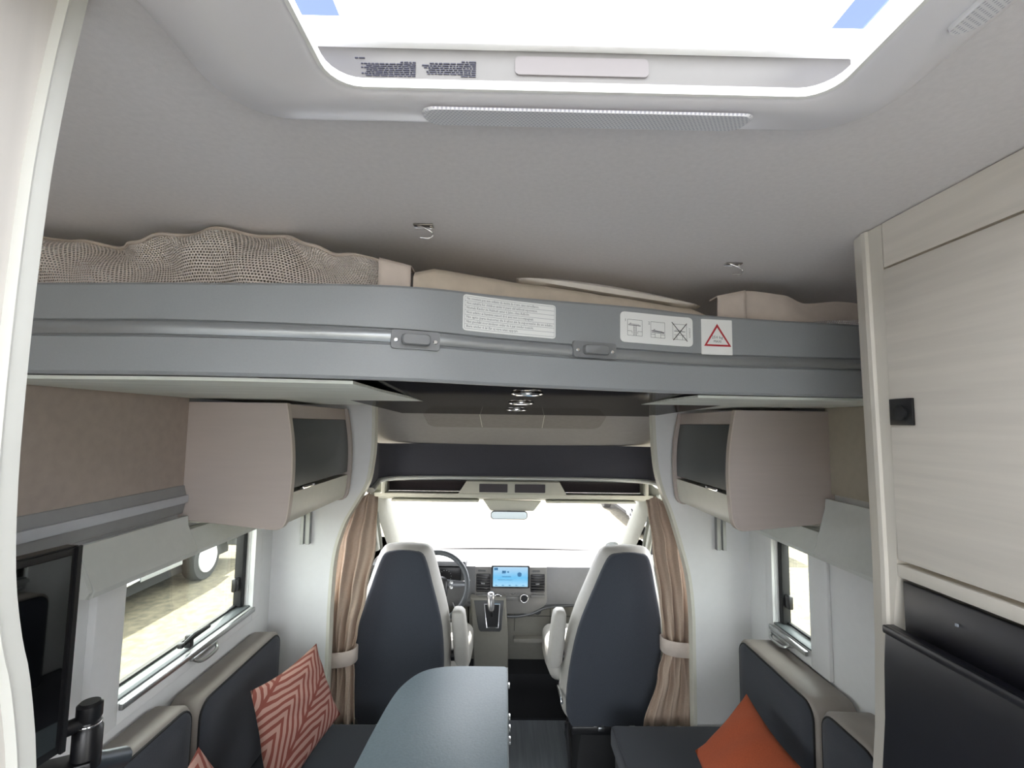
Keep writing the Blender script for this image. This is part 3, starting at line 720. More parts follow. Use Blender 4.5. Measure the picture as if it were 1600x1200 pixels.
sheet('net_band', lambda u, v: bandfn(u, v, .515, .59, 2.066, 2.084), 8, 12, WEB, netr, thick=.003)
# inner lining (opaque padding) behind nets
def liner(name, xa, xb, T_, off, parent):
    sheet(name, lambda u, v: (xa + (xb - xa) * u, FY(xa + (xb - xa) * u) + off, 1.95 + (tl(xa + (xb - xa) * u, T_) - .02 - 1.95) * v), 40, 2, MATTR, parent)
box('mattress_end', (-.99, 1.10, 1.94), (-.33, 1.45, 2.05), MATTR, mt, .03, 3)

# hooks on the ceiling
for i, (hx, hy, lab) in enumerate(((-.162, .90, 'small metal safety net hook on the ceiling, left one above the bed'), (.527, 1.085, 'small metal safety net hook on the ceiling, right one above the bed'))):
    r_ = root('ceiling_hook', lab, 'hook', (hx, hy, ZC), 'ceiling hooks for the bed net')
    box('hook_plate', (hx - .020, hy - .009, ZC - .0035), (hx + .018, hy + .009, ZC), mat('dull_steel', '#8d8a88', .3, .9, grain=.05), r_, .0015)
    tube('hook', catmull([(hx - .012, hy - .004, ZC - .002), (hx + .004, hy - .008, ZC - .010), (hx + .018, hy - .006, ZC - .018), (hx + .012, hy - .006, ZC - .028), (hx - .006, hy - .006, ZC - .027)], 5), .0018, CHROME, r_)
    lathe('screw', [(.004, 0), (.004, -.0015), (.002, -.0025)], (hx + .013, hy, ZC - .0035), (0, 0, 1), CHROME, r_, 10)

# ------------------------------------------------------------------ overhead cabinets
def cabinet(s, xw, xf, y0, y1, label, zb=1.405):
    """s=+1: left wall (room to +x)"""
    r_ = root('overhead_cabinet', label, 'cabinet', (xw, (y0 + y1) / 2, zb), 'overhead cabinets either side of the aisle')
    dd = (xf - xw) * s    # depth
    def X(d): return xw + s * d
    prof = [(0, zb + .03), (dd - .05, zb), (dd - .03, zb + .003), (dd - .014, zb + .018), (dd - .006, zb + .05), (dd, zb + .13), (dd + .001, zb + .2), (dd - .006, zb + .29), (dd - .026, zb + .402), (0, zb + .402)]
    q = [(p.x, p.y) for p in catmull([(a, b, 0) for a, b in prof[1:-1]], 4)]
    full = [(X(0), prof[0][1])] + [(X(a), b) for a, b in q] + [(X(0), prof[-1][1])]
    prism('end_panel', full, 'XZ', y0, y0 + .018, TAUPE, r_, r=.002, label='taupe rounded end panel')
    # pale edge band on the end panel front
    bm = bmesh.new(); loft(bm, [[(X(a + .0025), y0 - .0015, b), (X(a + .0025), y0 + .020, b), (X(a - .0015), y0 + .020, b), (X(a - .0015), y0 - .0015, b)] for a, b in q[:]]); fin('edge_band', bm, mat('taupe_band', '#c9beb4', .5, grain=.01), r_)
    prism('end_panel', full, 'XZ', y1 - .045, y1 - .027, TAUPE, r_, r=.002, label='taupe rounded end panel')
    def strip(name, z0, z1, dep, th, m, n=10, lab=None, ya=y0 + .02, yb=y1 - .047):
        bm = bmesh.new(); rings = []
        for k in range(n + 1):
            z = z0 + (z1 - z0) * k / n
            d_ = None
            for (a, b), (c, e) in zip(q, q[1:]):
                if min(b, e) <= z <= max(b, e) and abs(e - b) > 1e-6: d_ = a + (c - a) * (z - b) / (e - b)
            if d_ is None: d_ = q[-1][0] if z > zb + .3 else q[0][0]
            rings.append([(X(d_ - dep), ya, z), (X(d_ - dep), yb, z), (X(d_ - dep - th), yb, z), (X(d_ - dep - th), ya, z)])
        loft(bm, rings); return fin(name, bm, m, r_, 35, lab)
    dr = strip('door', zb + .125, zb + .352, .014, .016, DARKDOOR, lab='dark grey curved lift-up door')
    strip('top_panel', zb + .354, zb + .400, .012, .012, TAUPE, 4)
    strip('lower_panel', zb + .012, zb + .112, .010, .012, CREAM, 8, 'cream lower fascia')
    box('bottom_board', (min(X(.002), X(dd - .05)), y0 + .02, zb + .016), (max(X(.002), X(dd - .05)), y1 - .047, zb + .03), CREAM, r_)
    box('shelf_board', (min(X(.002), X(dd - .03)), y0 + .02, zb + .100), (max(X(.002), X(dd - .03)), y1 - .047, zb + .110), CREAM, r_)
    box('door_catch', (min(X(dd - .03), X(dd - .008)), y0 + .12, zb + .112), (max(X(dd - .03), X(dd - .008)), y0 + .22, zb + .122), CHROME, r_, .002, label='bright metal door catch')
    return r_
DARKDOOR = mat('dark_grey_door', '#54585a', 0.35, grain=0.02)
cabinet(1, XL + .0, -.68, 1.56, 2.20, 'taupe overhead cabinet with dark door on the left wall')
cabinet(-1, XR - .0, .755, 1.62, 2.20, 'taupe overhead cabinet with dark door on the right wall')
# aluminium lift rails of the bed, on the partitions
for (xc, zb_, lab) in ((-.878, 1.207, 'aluminium bed lift rail below the left overhead cabinet'), (.975, 1.200, 'aluminium bed lift rail below the right overhead cabinet')):
    bm = bmesh.new(); h = .020
    aprism(bm, [(xc - h, 2.205), (xc - h, 2.180), (xc - .006, 2.180), (xc - .006, 2.190), (xc + .006, 2.190), (xc + .006, 2.180), (xc + h, 2.180), (xc + h, 2.205)], 'XY', zb_, 1.43)
    tag(fin('bed_lift_rail', bm, mat('satin_rail', '#9b9d9d', .42, .8, grain=.02), None, 20), lab, 'rail', 'bed lift rails')

# ------------------------------------------------------------------ left door surround (close to the lens)
K = .58                       # the post stands close to the viewer, about 0.4 m away
outer = [(0.7085, 2.402), (.692, 2.27), (.6805, 2.15), (.675, 2.06), (.671, 1.93), (.670, 1.80), (.672, 1.665), (.681, 1.54), (.698, 1.45), (.716, 1.384), (.738, 1.25), (.750, 1.05), (.76, .8), (.76, 0.0)]
outer = [(y * K, 1.75 + (z - 1.75) * K) for y, z in outer[:-1]] + [(.445, 0)]
oc = [(p.x, p.y) for p in catmull([(a, b, 0) for a, b in outer], 3)]
oc[0] = (oc[0][0], 2.1295)
ST = mat('stile_white', '#dedfd9', .45, grain=.015)
dsr = root('door_1', None, None, (-.40, .3, 0), kind='structure')
bm = bmesh.new()
rings = []
XP = -.66 * K
for (y, z) in oc:
    wv = .0175
    rings.append([(XP - .03, y, z), (XP - .002, y, z), (XP + .001, y - .002, z), (XP + .001, y - wv + .002, z), (XP, y - wv, z), (XP + .004, y - wv - .001, z), (XP + .005, y - wv - .0035, z), (XP, y - wv - .006, z), (XP - .03, y - wv - .006, z)])
loft(bm, rings); fin('door_stile', bm, ST, dsr, 30, 'white curved door post')
inn = [(y - .0236, z) for y, z in oc]
prism('door_panel', inn + [(.12, 0), (.12, 2.1295)], 'YZ', XP - .03, XP - .0015, OAKZ, dsr)
box('head_rail', (XP - .001, .20, 2.095), (XP + .007, .345, 2.1285), ST, dsr, .003)
box('side_board', (XL, .42, .0), (XP - .03, .44, 1.0), OAKZ, dsr)

# ------------------------------------------------------------------ wardrobe with black refrigerator, right
wr = root('wardrobe', 'tall pale oak wardrobe unit on the right, with upper door and black lock', 'wardrobe', (.9, .45, 0))
WX = .690
far = [(.943, 2.128), (.940, 1.97), (.937, 1.79), (.934, 1.60), (.933, 1.50), (.936, 1.35), (.946, 1.19), (.958, 1.10), (.965, .9), (.965, 0)]
near = [(.852, 2.128), (.852, 1.60), (.856, 1.50), (.868, 1.42), (.880, 1.32), (.903, 1.146), (.91, .9), (.91, 0)]
bm = bmesh.new(); rings = []
fz = [z for z in (2.128, 2.0, 1.9, 1.8, 1.7, 1.6, 1.5, 1.42, 1.35, 1.28, 1.19, 1.1, .9, .5, 0)]
def pl(T_, z):
    for (a, b), (c, d) in zip(T_, T_[1:]):
        if d <= z <= b: return a + (c - a) * (b - z) / (b - d)
    return T_[-1][0]
for z in fz:
    f_, n_ = pl(far, z), pl(near, z)
    rings.append([(.76, f_, z), (.712, f_, z), (.703, f_ - .004, z), (.695, f_ - .016, z), (WX + .001, f_ - .036, z), (WX - .003, f_ - .044, z), (WX - .003, f_ - .054, z), (WX + .001, f_ - .058, z), (WX + .001, n_, z), (.76, n_, z)])
loft(bm, rings); fin('front_stile', bm, mat('stile_oak', '#d9d4c9', .45, grain=.02, gscale=(50, 50, 3)), wr, 25)
WO = woodmat('wardrobe_oak', '#ded8ce', .06, 'Y', .5)
box('top_rail', (WX, -.2, 2.045), (.72, .8495, 2.128), WO, wr)
dr = box('door', (WX - .004, -.2, 1.524), (WX + .016, .848, 2.040), WO, wr, .002, label='pale oak upper door')
box('middle_rail', (WX - .002, -.2, 1.494), (.72, .852, 1.516), mat('stile_oak', '#d9d4c9', .45, grain=.02), wr, .002)
box('side_panel', (.762, .905, 0.0), (1.105, .925, 2.128), WO, wr)
box('carcass_back', (1.085, -.2, 0.0), (1.105, .90, 2.128), WO, wr)
box('shelf_board', (.73, -.2, 1.50), (1.08, .85, 1.514), WO, wr)
lk = box('lock_plate', (WX - .009, .795, 1.757), (WX - .0045, .843, 1.803), BLACK, dr, .001, label='square black push lock')
fr_ = root('refrigerator', 'glossy black refrigerator built in below the oak wardrobe door', 'refrigerator', (.9, .33, 0))
BLKF = mat('fridge_black', '#17171e', .34, grain=.05)
box('control_panel', (WX + .004, -.2, 1.385), (.72, .850, 1.488), BLKF, fr_, .003)
prism('door', [(-.2, .35), (.87, .35), (.895, 1.0), (.883, 1.146), (.870, 1.25), (.866, 1.34), (.861, 1.41), (-.2, 1.41)], 'YZ', WX - .022, WX - .0035, BLKF, fr_, r=.003, label='glossy black door')
box('door_handle', (WX - .030, -.2, 1.398), (WX - .0225, .858, 1.412), BLKF, fr_, .003)
box('indicator', (WX + .001, .747, 1.452), (WX + .0035, .751, 1.456), mat('indicator_grey', '#9aa0a8', .3, grain=0), fr_)
lathe('lock_knob', [(.013, 0), (.013, .004), (.009, .006), (0.004, .007)], (WX - .009, .818, 1.778), (-1, 0, 0), BLACKSOFT, lk, 20)

# ------------------------------------------------------------------ cab
CY = 2.9
cabw = struct(boxes('wall_cab_left', [((-.86, 2.24, 0.0), (-.80, 3.45, .95)), ((-.86, 2.24, 1.33), (-.80, 2.78, 1.90))], CABCREAM))
cabw2 = struct(boxes('wall_cab_right', [((.92, 2.24, 0.0), (.98, 3.45, .95)), ((.92, 2.24, 1.33), (.98, 2.78, 1.90))], CABCREAM))
struct(box('floor.002', (-.80, 3.0, .0), (.92, 3.5, .015), CARPET))
struct(box('wall_cab_bulkhead', (-.86, 3.5, -.06), (.98, 3.55, .86), BLACKSOFT))
for nm, x0, s in (('window_4', -.80, -1), ('window_5', .92, 1)):
    r_ = root(nm, None, None, (x0, 2.8, .95), kind='structure')
    # door frame with black seal following the slanted pillar
    inner_ = [(2.27, .965), (3.02, .965), (3.0, 1.02), (2.90, 1.19), (2.80, 1.31), (2.27, 1.32)]
    bm = bmesh.new(); atube(bm, [(x0 - s * .0, a, b) for a, b in inner_[1:5]], .012, 6); fin('window_seal', bm, BLACKSOFT, r_)
    bm = bmesh.new(); atube(bm, [(x0 - s * .008, a, b) for a, b in ((3.09, .96), (3.05, 1.03), (2.94, 1.22), (2.84, 1.34))], .022, 8); fin('door_frame', bm, mat('pillar_trim', '#8c8d84', .7, grain=.02), r_)
    bm = bmesh.new(); atube(bm, [(x0 - s * .018, a, b) for a, b in ((3.16, .94), (3.12, 1.03), (3.0, 1.22), (2.88, 1.37))], .012, 6); fin('door_seal', bm, mat('grey_seal', '#4a4c44', .7), r_)
    box('pane', (x0 + s * .02 - .002, 2.27, .95), (x0 + s * .02 + .002, 3.05, 1.33), GLASS, r_)
# A pillars: broad cream covers between door and windscreen
for nm, x0, xb, s in (('trim_6', -.775, -.735, 1), ('trim_7', .895, .845, -1)):
    rings = []
    for t in [i / 8 for i in range(9)]:
        y = 2.86 + (3.42 - 2.86) * t; z = 1.39 + (.84 - 1.39) * (t ** 1.12); xx = x0 + (xb - x0) * t
        wd = .055 + .02 * t
        rings.append([(xx - s * .02, y - wd, z - .01), (xx + s * .012, y - wd * .75, z), (xx + s * .036, y - .01, z + .022), (xx + s * .04, y + .03, z + .04), (xx - s * .02, y + .05, z + .06)])
    bm = bmesh.new(); loft(bm, rings); struct(fin(nm, bm, mat('pillar_trim', '#8c8d84', .7, grain=.02), None, 60))
    # front quarter infill beneath the pillar
for x0, s in ((-.80, -1), (.92, 1)):
    struct(prism('wall_cab_front' , [(3.05, .95), (3.45, .95), (3.45, .84), (3.05, .84)], 'YZ', x0, x0 + s * .05, CABCREAM))
# windscreen
wsr = root('window_3', None, None, (.06, 3.2, .86), kind='structure')
def ws(u, v): return (-.745 + 1.61 * u + (.5 - u) * .02 * (1 - v), 3.43 - .46 * v + .07 * (1 - (2 * u - 1) ** 2), .86 + .43 * v)
sheet('pane', ws, 14, 6, GLASS, wsr)
bm = bmesh.new(); atube(bm, [Vector(ws(i / 14, 0)) + Vector((0, 0, .004)) for i in range(15)], .012, 6); fin('lower_seal', bm, BLACKSOFT, wsr)
st = root('parking_sticker', 'small round sticker at the lower right corner of the windscreen', 'sticker', ws(.93, .06))
bm = bmesh.new(); cst = Vector(ws(.93, .16)) + Vector((0, -.008, 0)); alathe(bm, [(.045, 0), (.045, .001)], cst, (0, -1, -.93), 20)
fin('disc', bm, mat('grey_disc', '#9aa4a4', .5, grain=.2, gscale=(60, 60, 60)), st)
# header: cream panel, visors, mirror mount
hd = root('windscreen_header', 'cream header panel with folded sun visors above the windscreen', 'header', (.06, 2.93, 1.28))
prism('header_panel', [(2.86, 1.338), (3.02, 1.338), (3.05, 1.285), (2.98, 1.287), (2.93, 1.302), (2.87, 1.315)], 'YZ', -.76, .88, CABCREAM, hd, r=.003)
for xa, xb in ((-.67, -.15), (.25, .79)):
    box('sun_visor', (xa, 2.90, 1.283), (xb, 2.985, 1.297), CABCREAM, hd, .006)
prism('mirror_mount', [(-.125, 1.292), (.225, 1.288), (.185, 1.235), (.175, 1.228), (-.075, 1.228), (-.085, 1.235)], 'XZ', 2.94, 2.965, CABCREAM, hd, r=.004)
mr = root('rear_view_mirror', 'frameless interior mirror hanging below the middle of the header', 'mirror', (.035, 2.95, 1.18))
prism('mirror_housing', rpoly(-.078, 1.181, .142, 1.229, .018), 'XZ', 2.925, 2.94, BLACK, mr, r=.003)
prism('mirror_glass', rpoly(-.074, 1.185, .138, 1.2255, .016), 'XZ', 2.922, 2.9245, mat('mirror_glass', '#dfe6e4', .02, 1, grain=0), mr)
box('mirror_stem', (.02, 2.941, 1.2), (.04, 2.948, 1.235), BLACK, mr)
# overhead shelf: charcoal front, white lip strip, dark niche, centre console with two displays
os_ = root('overhead_cab_shelf', 'charcoal fabric overhead shelf across the cab above the windscreen', 'shelf', (.08, 2.85, 1.33))
bm = bmesh.new()
rings = []
def shelf_path(): return catmull([(-.64, 2.345, 0), (-.68, 2.6, 0), (-.70, 2.75, 0), (-.64, 2.86, 0), (-.4, 2.90, 0), (.08, 2.915, 0), (.56, 2.90, 0), (.80, 2.86, 0), (.865, 2.75, 0), (.84, 2.6, 0), (.80, 2.345, 0)], 6)
SP = shelf_path()
for p in SP:
    d = Vector((.08 - p.x, 2.2 - p.y, 0)).normalized() * .03
    zt = 1.625 + .03 * min(1, max(0, (2.85 - p.y) / .5))
    rings.append([(p.x, p.y, 1.436), (p.x, p.y, zt), (p.x - d.x, p.y - d.y, zt), (p.x - d.x, p.y - d.y, 1.436)])
loft(bm, rings); fin('front_panel', bm, CABFAB, os_, 50)
bm = bmesh.new(); rings = []
for p in SP:
    d = Vector((.08 - p.x, 2.2 - p.y, 0)).normalized()
    q = [(-.02, 1.412), (.012, 1.412), (.022, 1.420), (.022, 1.428), (.012, 1.436), (-.02, 1.436)]
    rings.append([(p.x + d.x * a, p.y + d.y * a, b) for a, b in q])
loft(bm, rings); fin('lip_strip', bm, mat('lip_white', '#d0d3cf', .3, grain=0), os_, 50)
NICHE = mat('niche_dark', '#2c2426', .8, grain=.1)
box('niche_back', (-.72, 2.955, 1.3395), (.86, 2.965, 1.42), NICHE, os_)
for xa in (-.705, .835): box('niche_end', (xa - .012, 2.84, 1.340), (xa + .012, 2.955, 1.412), CABCREAM, os_, .006)
box('niche_top', (-.72, 2.87, 1.405), (.86, 2.96, 1.411), NICHE, os_)
cons = prism('display_console', [(-.268, 1.340), (.366, 1.340), (.325, 1.412), (-.222, 1.412)], 'XZ', 2.852, 2.95, CABCREAM, os_, r=.004, label='cream centre console with two dark displays')
for xa, xb in ((-.145, .02), (.062, .24)):
    prism('display', rpoly(xa, 1.350, xb, 1.398, .003), 'XZ', 2.846, 2.8515, mat('dark_display', '#1f1319', .5, grain=0), cons)
for x0, s in ((-.66, 1), (.80, -1)):
    for k in range(4):
        tube('vent_slot', [(x0 + s * k * .014, 2.838 + .002 * k, 1.420), (x0 + s * (k * .014 + .010), 2.830 + .002 * k, 1.433)], .0015, CREAM, os_, 6)
# headliner
bm = bmesh.new()
prof = [(2.2, 1.87), (2.40, 1.815), (2.55, 1.775), (2.70, 1.72), (2.82, 1.66), (2.93, 1.618)]
aprism(bm, prof + [(2.93, 1.66), (2.2, 1.93)], 'YZ', -.86, .98); hl = struct(fin('ceiling.001', bm, HEAD, None, 40))
def hz(y):
    for (a, b), (c, d) in zip(prof, prof[1:]):
        if a <= y <= c: return b + (d - b) * (y - a) / (c - a)
bm = bmesh.new(); pp = [(a, b) for a, b in rpoly(-.42, 2.42, .52, 2.665, .05, 5)]
pp2 = []
for a, b in pp:
    if b > 2.64 and -.04 < a < .14: b += .0
    pp2.append((a, b))
a_ = [bm.verts.new((x, y, hz(min(y, 2.69)) - .005)) for x, y in pp2]; b_ = [bm.verts.new((x, y, hz(min(y, 2.69)) + .004)) for x, y in pp2]
bm.faces.new(a_); bm.faces.new(b_[::-1])
for i in range(len(pp2)): bm.faces.new((a_[i], b_[i], b_[(i + 1) % len(pp2)], a_[(i + 1) % len(pp2)]))
hp = fin('hatch_panel', bm, mat('headliner_panel', '#8b8783', .9), hl)
for xx in (-.13, .20): tube('seam_line', [(xx, 2.45, hz(2.45) - .006), (xx + .004, 2.655, hz(2.655) - .006)], .0015, CREAM, hp, 6)

# dashboard
db = root('dashboard', 'grey dashboard below the windscreen with air vents and centre screen', 'dashboard', (.06, 3.1, .3))
prism('dashboard_top', [(2.98, .895), (3.03, .912), (3.2, .905), (3.46, .868), (3.46, .70), (2.99, .78)], 'YZ', -.79, .91, DASHTOP, db, r=.006)
prism('dashboard_face', [(2.965, .895), (2.995, .905), (3.05, .85), (3.05, .66), (2.985, .655), (2.972, .68)], 'YZ', -.79, .91, DASH, db, r=.004)
prism('dashboard_lower', [(3.0, .655), (3.3, .655), (3.3, .30), (3.10, .30), (3.04, .40), (3.01, .58)], 'YZ', -.20, .91, DASHLOW, db, r=.005)
prism('dashboard_lower', [(3.02, .655), (3.3, .655), (3.3, .42), (3.14, .42), (3.08, .5)], 'YZ', -.79, -.21, DASHLOW, db, r=.005)
bm = bmesh.new(); atube(bm, catmull([(-.24, 2.99, .69), (-.15, 2.965, .672), (-.06, 2.955, .632), (.06, 2.95, .612), (.18, 2.955, .630), (.27, 2.965, .66), (.5, 2.98, .672), (.88, 2.99, .68)], 5), .009, 8); fin('trim_strip', bm, mat('dark_trim', '#4d4f51', .4, grain=0), db)
cstack = prism('centre_stack', [(-.165, .900), (.262, .900), (.265, .70), (.245, .67), (.16, .628), (-.04, .628), (-.125, .665), (-.165, .70)], 'XZ', 2.945, 2.99, mat('stack_grey', '#787775', .5, grain=.02), db, r=.005)
scn = prism('touch_screen', rpoly(-.068, .782, .158, .912, .006), 'XZ', 2.926, 2.945, BLACK, db, r=.003, label='raised touch screen with bright blue display')
SCR = bpy.data.materials.new('blue_display'); SCR.use_nodes = True
n = SCR.node_tree.nodes; l = SCR.node_tree.links; p = n['Principled BSDF']; p.inputs['Base Color'].default_value = (0.02, 0.02, 0.02, 1)
tc = n.new('ShaderNodeTexCoord'); sp = n.new('ShaderNodeSeparateXYZ'); l.new(tc.outputs['Generated'], sp.inputs[0]); r = n.new('ShaderNodeValToRGB'); l.new(sp.outputs[2], r.inputs[0])
r.color_ramp.elements[0].color = lin('#a9dcf8'); r.color_ramp.elements[1].color = lin('#b4d8f2'); e = r.color_ramp.elements.new(.45); e.color = lin('#62c0f2')
l.new(r.outputs[0], p.inputs['Emission Color']); p.inputs['Emission Strength'].default_value = .10
disp = prism('display', rpoly(-.058, .792, .148, .904, .003), 'XZ', 2.9235, 2.9258, SCR, scn)
bm = bmesh.new()
def sb(x0, z0, x1, z1): abox(bm, (x0, 2.9225, z0), (x1, 2.9234, z1))
sb(-.052, .886, -.030, .900); sb(-.005, .868, .018, .883); sb(.026, .872, .036, .880); sb(-.005, .848, .050, .851); sb(-.03, .83, .06, .832)

alathe(bm, [(.013, 0), (.013, .0009)], (.098, 2.9234, .862), (0, -1, 0), 16)
for k in range(5): sb(-.045 + k * .04, .797, -.033 + k * .04, .801)
o_ = fin('screen_icons', bm, mat('icon_blue', '#3f7fb0', .5, grain=0), scn, 0); o_['kind'] = 'stuff'
for xa in (-.158, .166):
    vr = prism('air_vent', rpoly(xa, .755, xa + .085, .858, .006), 'XZ', 2.940, 2.946, BLACK, db, r=.001, label='black louvred air vent')
    for k in range(6): box('louvre', (xa + .004, 2.932, .764 + k * .016), (xa + .081, 2.940, .768 + k * .016), mat('louvre_grey', '#3a3a3b', .4, grain=0), vr)
    box('vent_slider', (xa + .03, 2.928, .803), (xa + .052, 2.940, .810), GREYPL, vr)
    box('hazard_button', (xa + .01, 2.940, .872), (xa + .055, 2.946, .880), mat('dark_trim', '#4d4f51', .4, grain=0), db, .002)
    box('switch', (xa, 2.936, .722), (xa + .085, 2.945, .742), mat('stack_grey2', '#6a6a69', .4, grain=0), db, .003)
for xx in (-.028, .128):
    kn = lathe('climate_knob', [(.022, 0), (.022, .012), (.018, .016), (.012, .016)], (xx, 2.945, .722), (0, -1, 0), BLACK, db, 24, label='black dial with chrome ring')
    torus('chrome_ring', (xx, 2.932, .722), .0225, .0035, CHROME, kn, (0, 1, 0), 28, 8)
for k in range(4): box('climate_button', (.005 + k * .024, 2.939, .738), (.021 + k * .024, 2.9455, .748), mat('stack_grey2', '#6a6a69', .4, grain=0), db, .002)
box('climate_display', (.0, 2.939, .705), (.10, 2.9455, .728), mat('stack_grey2', '#6a6a69', .4, grain=0), db, .002)
lathe('start_button', [(.022, 0), (.022, .006), (.016, .008), (.016, .005), (.008, .005)], (.213, 3.006, .625), (0, -1, 0), mat('dark_trim', '#4d4f51', .4, grain=0), db, 24)
bm = bmesh.new(); atext(bm, 'AIRBAG', .012, lambda a, b: (.10 + a, 2.9995, .622 + b)); fin('airbag_text', bm, CREAM, db, 0, recalc=False)
box('glovebox_shelf', (.07, 2.985, .445), (.29, 3.05, .470), DASHLOW, db, .003)
for xx in (.075, .29): tube('panel_gap', [(xx, 3.0, .65), (xx, 3.022, .50)], .0015, BLACKSOFT, db, 6)
tube('panel_gap', [(.03, 3.004, .595), (.88, 3.004, .595)], .0015, BLACKSOFT, db, 6)
box('phone_tray', (-.02, 3.02, .906), (.15, 3.10, .9115), mat('dark_trim', '#4d4f51', .4, grain=0), db, .003)
box('instrument_hood', (-.60, 2.93, .90), (-.22, 3.08, .935), DASH, db, .014)
ic = box('instrument_cluster', (-.57, 2.935, .80), (-.25, 2.965, .898), BLACK, db, .008, label='dark instrument cluster with small lit gauges')
bm = bmesh.new()
for xx in (-.48, -.34):
    for k in range(10):
        a = R(210 - k * 26); abox(bm, (xx + .034 * math.cos(a) - .0015, 2.933, .845 + .034 * math.sin(a) - .0015), (xx + .034 * math.cos(a) + .0015, 2.9345, .845 + .034 * math.sin(a) + .0015))
fin('gauge_marks', bm, mat('gauge_white', '#cfd4d4', .5, grain=0), ic, 0)
# gear selector console
gc = prism('gear_console', [(-.19, .735), (.02, .735), (.035, .50), (.04, .28), (-.16, .28), (-.165, .50)], 'XZ', 2.90, 3.0, DASHLOW, db, r=.012, seg=3)
prism('gate_panel', [(-.166, .722), (.008, .722), (-.004, .560), (-.012, .548), (-.125, .548), (-.136, .560)], 'XZ', 2.893, 2.8995, mat('dark_trim', '#4d4f51', .4, grain=0), gc, r=.002)
bm = bmesh.new(); q = [(-.105, .705), (-.015, .705), (-.022, .572), (-.088, .572), (-.105, .705)]
atube(bm, [(a, 2.888, b) for a, b in q], .004, 6, False); fin('chrome_gate', bm, CHROME, gc)
prism('gate_slot', [(-.10, .70), (-.02, .70), (-.027, .577), (-.084, .577)], 'XZ', 2.889, 2.8925, BLACK, gc)
gl = root('gear_lever', 'chrome topped gear lever standing up in the console gate', 'gear lever', (-.06, 2.88, .66))
bm = bmesh.new(); atube(bm, catmull([(-.06, 2.88, .66), (-.062, 2.84, .69), (-.064, 2.80, .72), (-.065, 2.775, .78), (-.065, 2.77, .812)], 4), [.007, .007, .008, .009, .011, .013, .016, .018, .019, .020, .021, .021, .022, .022, .021, .018, .011], 12)
fin('knob', bm, mat('silver_knob', '#d9d9db', .2, .7, grain=0), gl, 60)
tube('shaft', [(-.06, 2.885, .640), (-.062, 2.84, .69)], .007, BLACK, gl)
# steering wheel
swc = Vector((-.375, 2.76, .845)); swn = Vector((0, -1, .42)).normalized()
sw = root('steering_wheel', 'dark grey steering wheel seen behind the left seat', 'steering wheel', tuple(swc))
RIM = mat('wheel_rim', '#4d5154', .4, grain=.02, coat=.1)
torus('rim', swc, .178, .015, RIM, sw, swn, 48, 12)
xa_ = Vector((1, 0, 0)); ya_ = swn.cross(xa_) * -1
if ya_.z < 0: ya_ = -ya_
def swp(a, b, c=0): return swc + xa_ * a + ya_ * b + swn * c
bm = bmesh.new(); loft(bm, [[swp(a * s_, b * s_, o) for a, b in rpoly(-.07, -.075, .07, .05, .035, 5)] for s_, o in ((.9, -.03), (1, -.01), (1, .01), (.85, .02))]); fin('airbag_hub', bm, BLACK, sw)
for (x1, y1) in ((.165, .012), (-.165, .012), (0, -.165)):
    s_ = tube('spoke', [swp(x1 * .35, y1 * .35 if y1 < -.1 else y1, 0), swp(x1, y1, 0)], [.024, .014], mat('spoke_grey', '#707377', .35, .3, grain=0), sw, 8, up=tuple(swn), flat=.4)
for (x1, y1) in ((.09, .02), (-.09, .02), (.09, -.005), (-.09, -.005)): 
    lathe('wheel_button', [(.010, 0), (.010, .004), (.006, .005)], swp(x1, y1, .010), swn, ALU, sw, 12)
tube('column', [swc - swn * .02, swc - swn * .13], .045, BLACK, sw, 12)
tube('indicator_stalk', [swp(.03, .01, -.06), swp(.19, .03, -.05)], [.007, .009], BLACK, sw)
ky = root('ignition_key', 'key and pale fob hanging from the steering column', 'key', (-.27, 2.83, .66))
torus('key_ring', (-.262, 2.80, .690), .014, .0015, CHROME, ky, (0, 1, .2), 20, 6)
prism('key_fob', rpoly(-.282, .615, -.270, .675, .004), 'XZ', 2.797, 2.803, mat('fob_white', '#e2e2dd', .3), ky, r=.001)
prism('key_fob', rpoly(-.262, .620, -.250, .678, .004), 'XZ', 2.797, 2.803, mat('fob_white', '#e2e2dd', .3), ky, r=.001)
tube('key_blade', [(-.262, 2.80, .700), (-.285, 2.86, .72)], .003, ALU, ky)

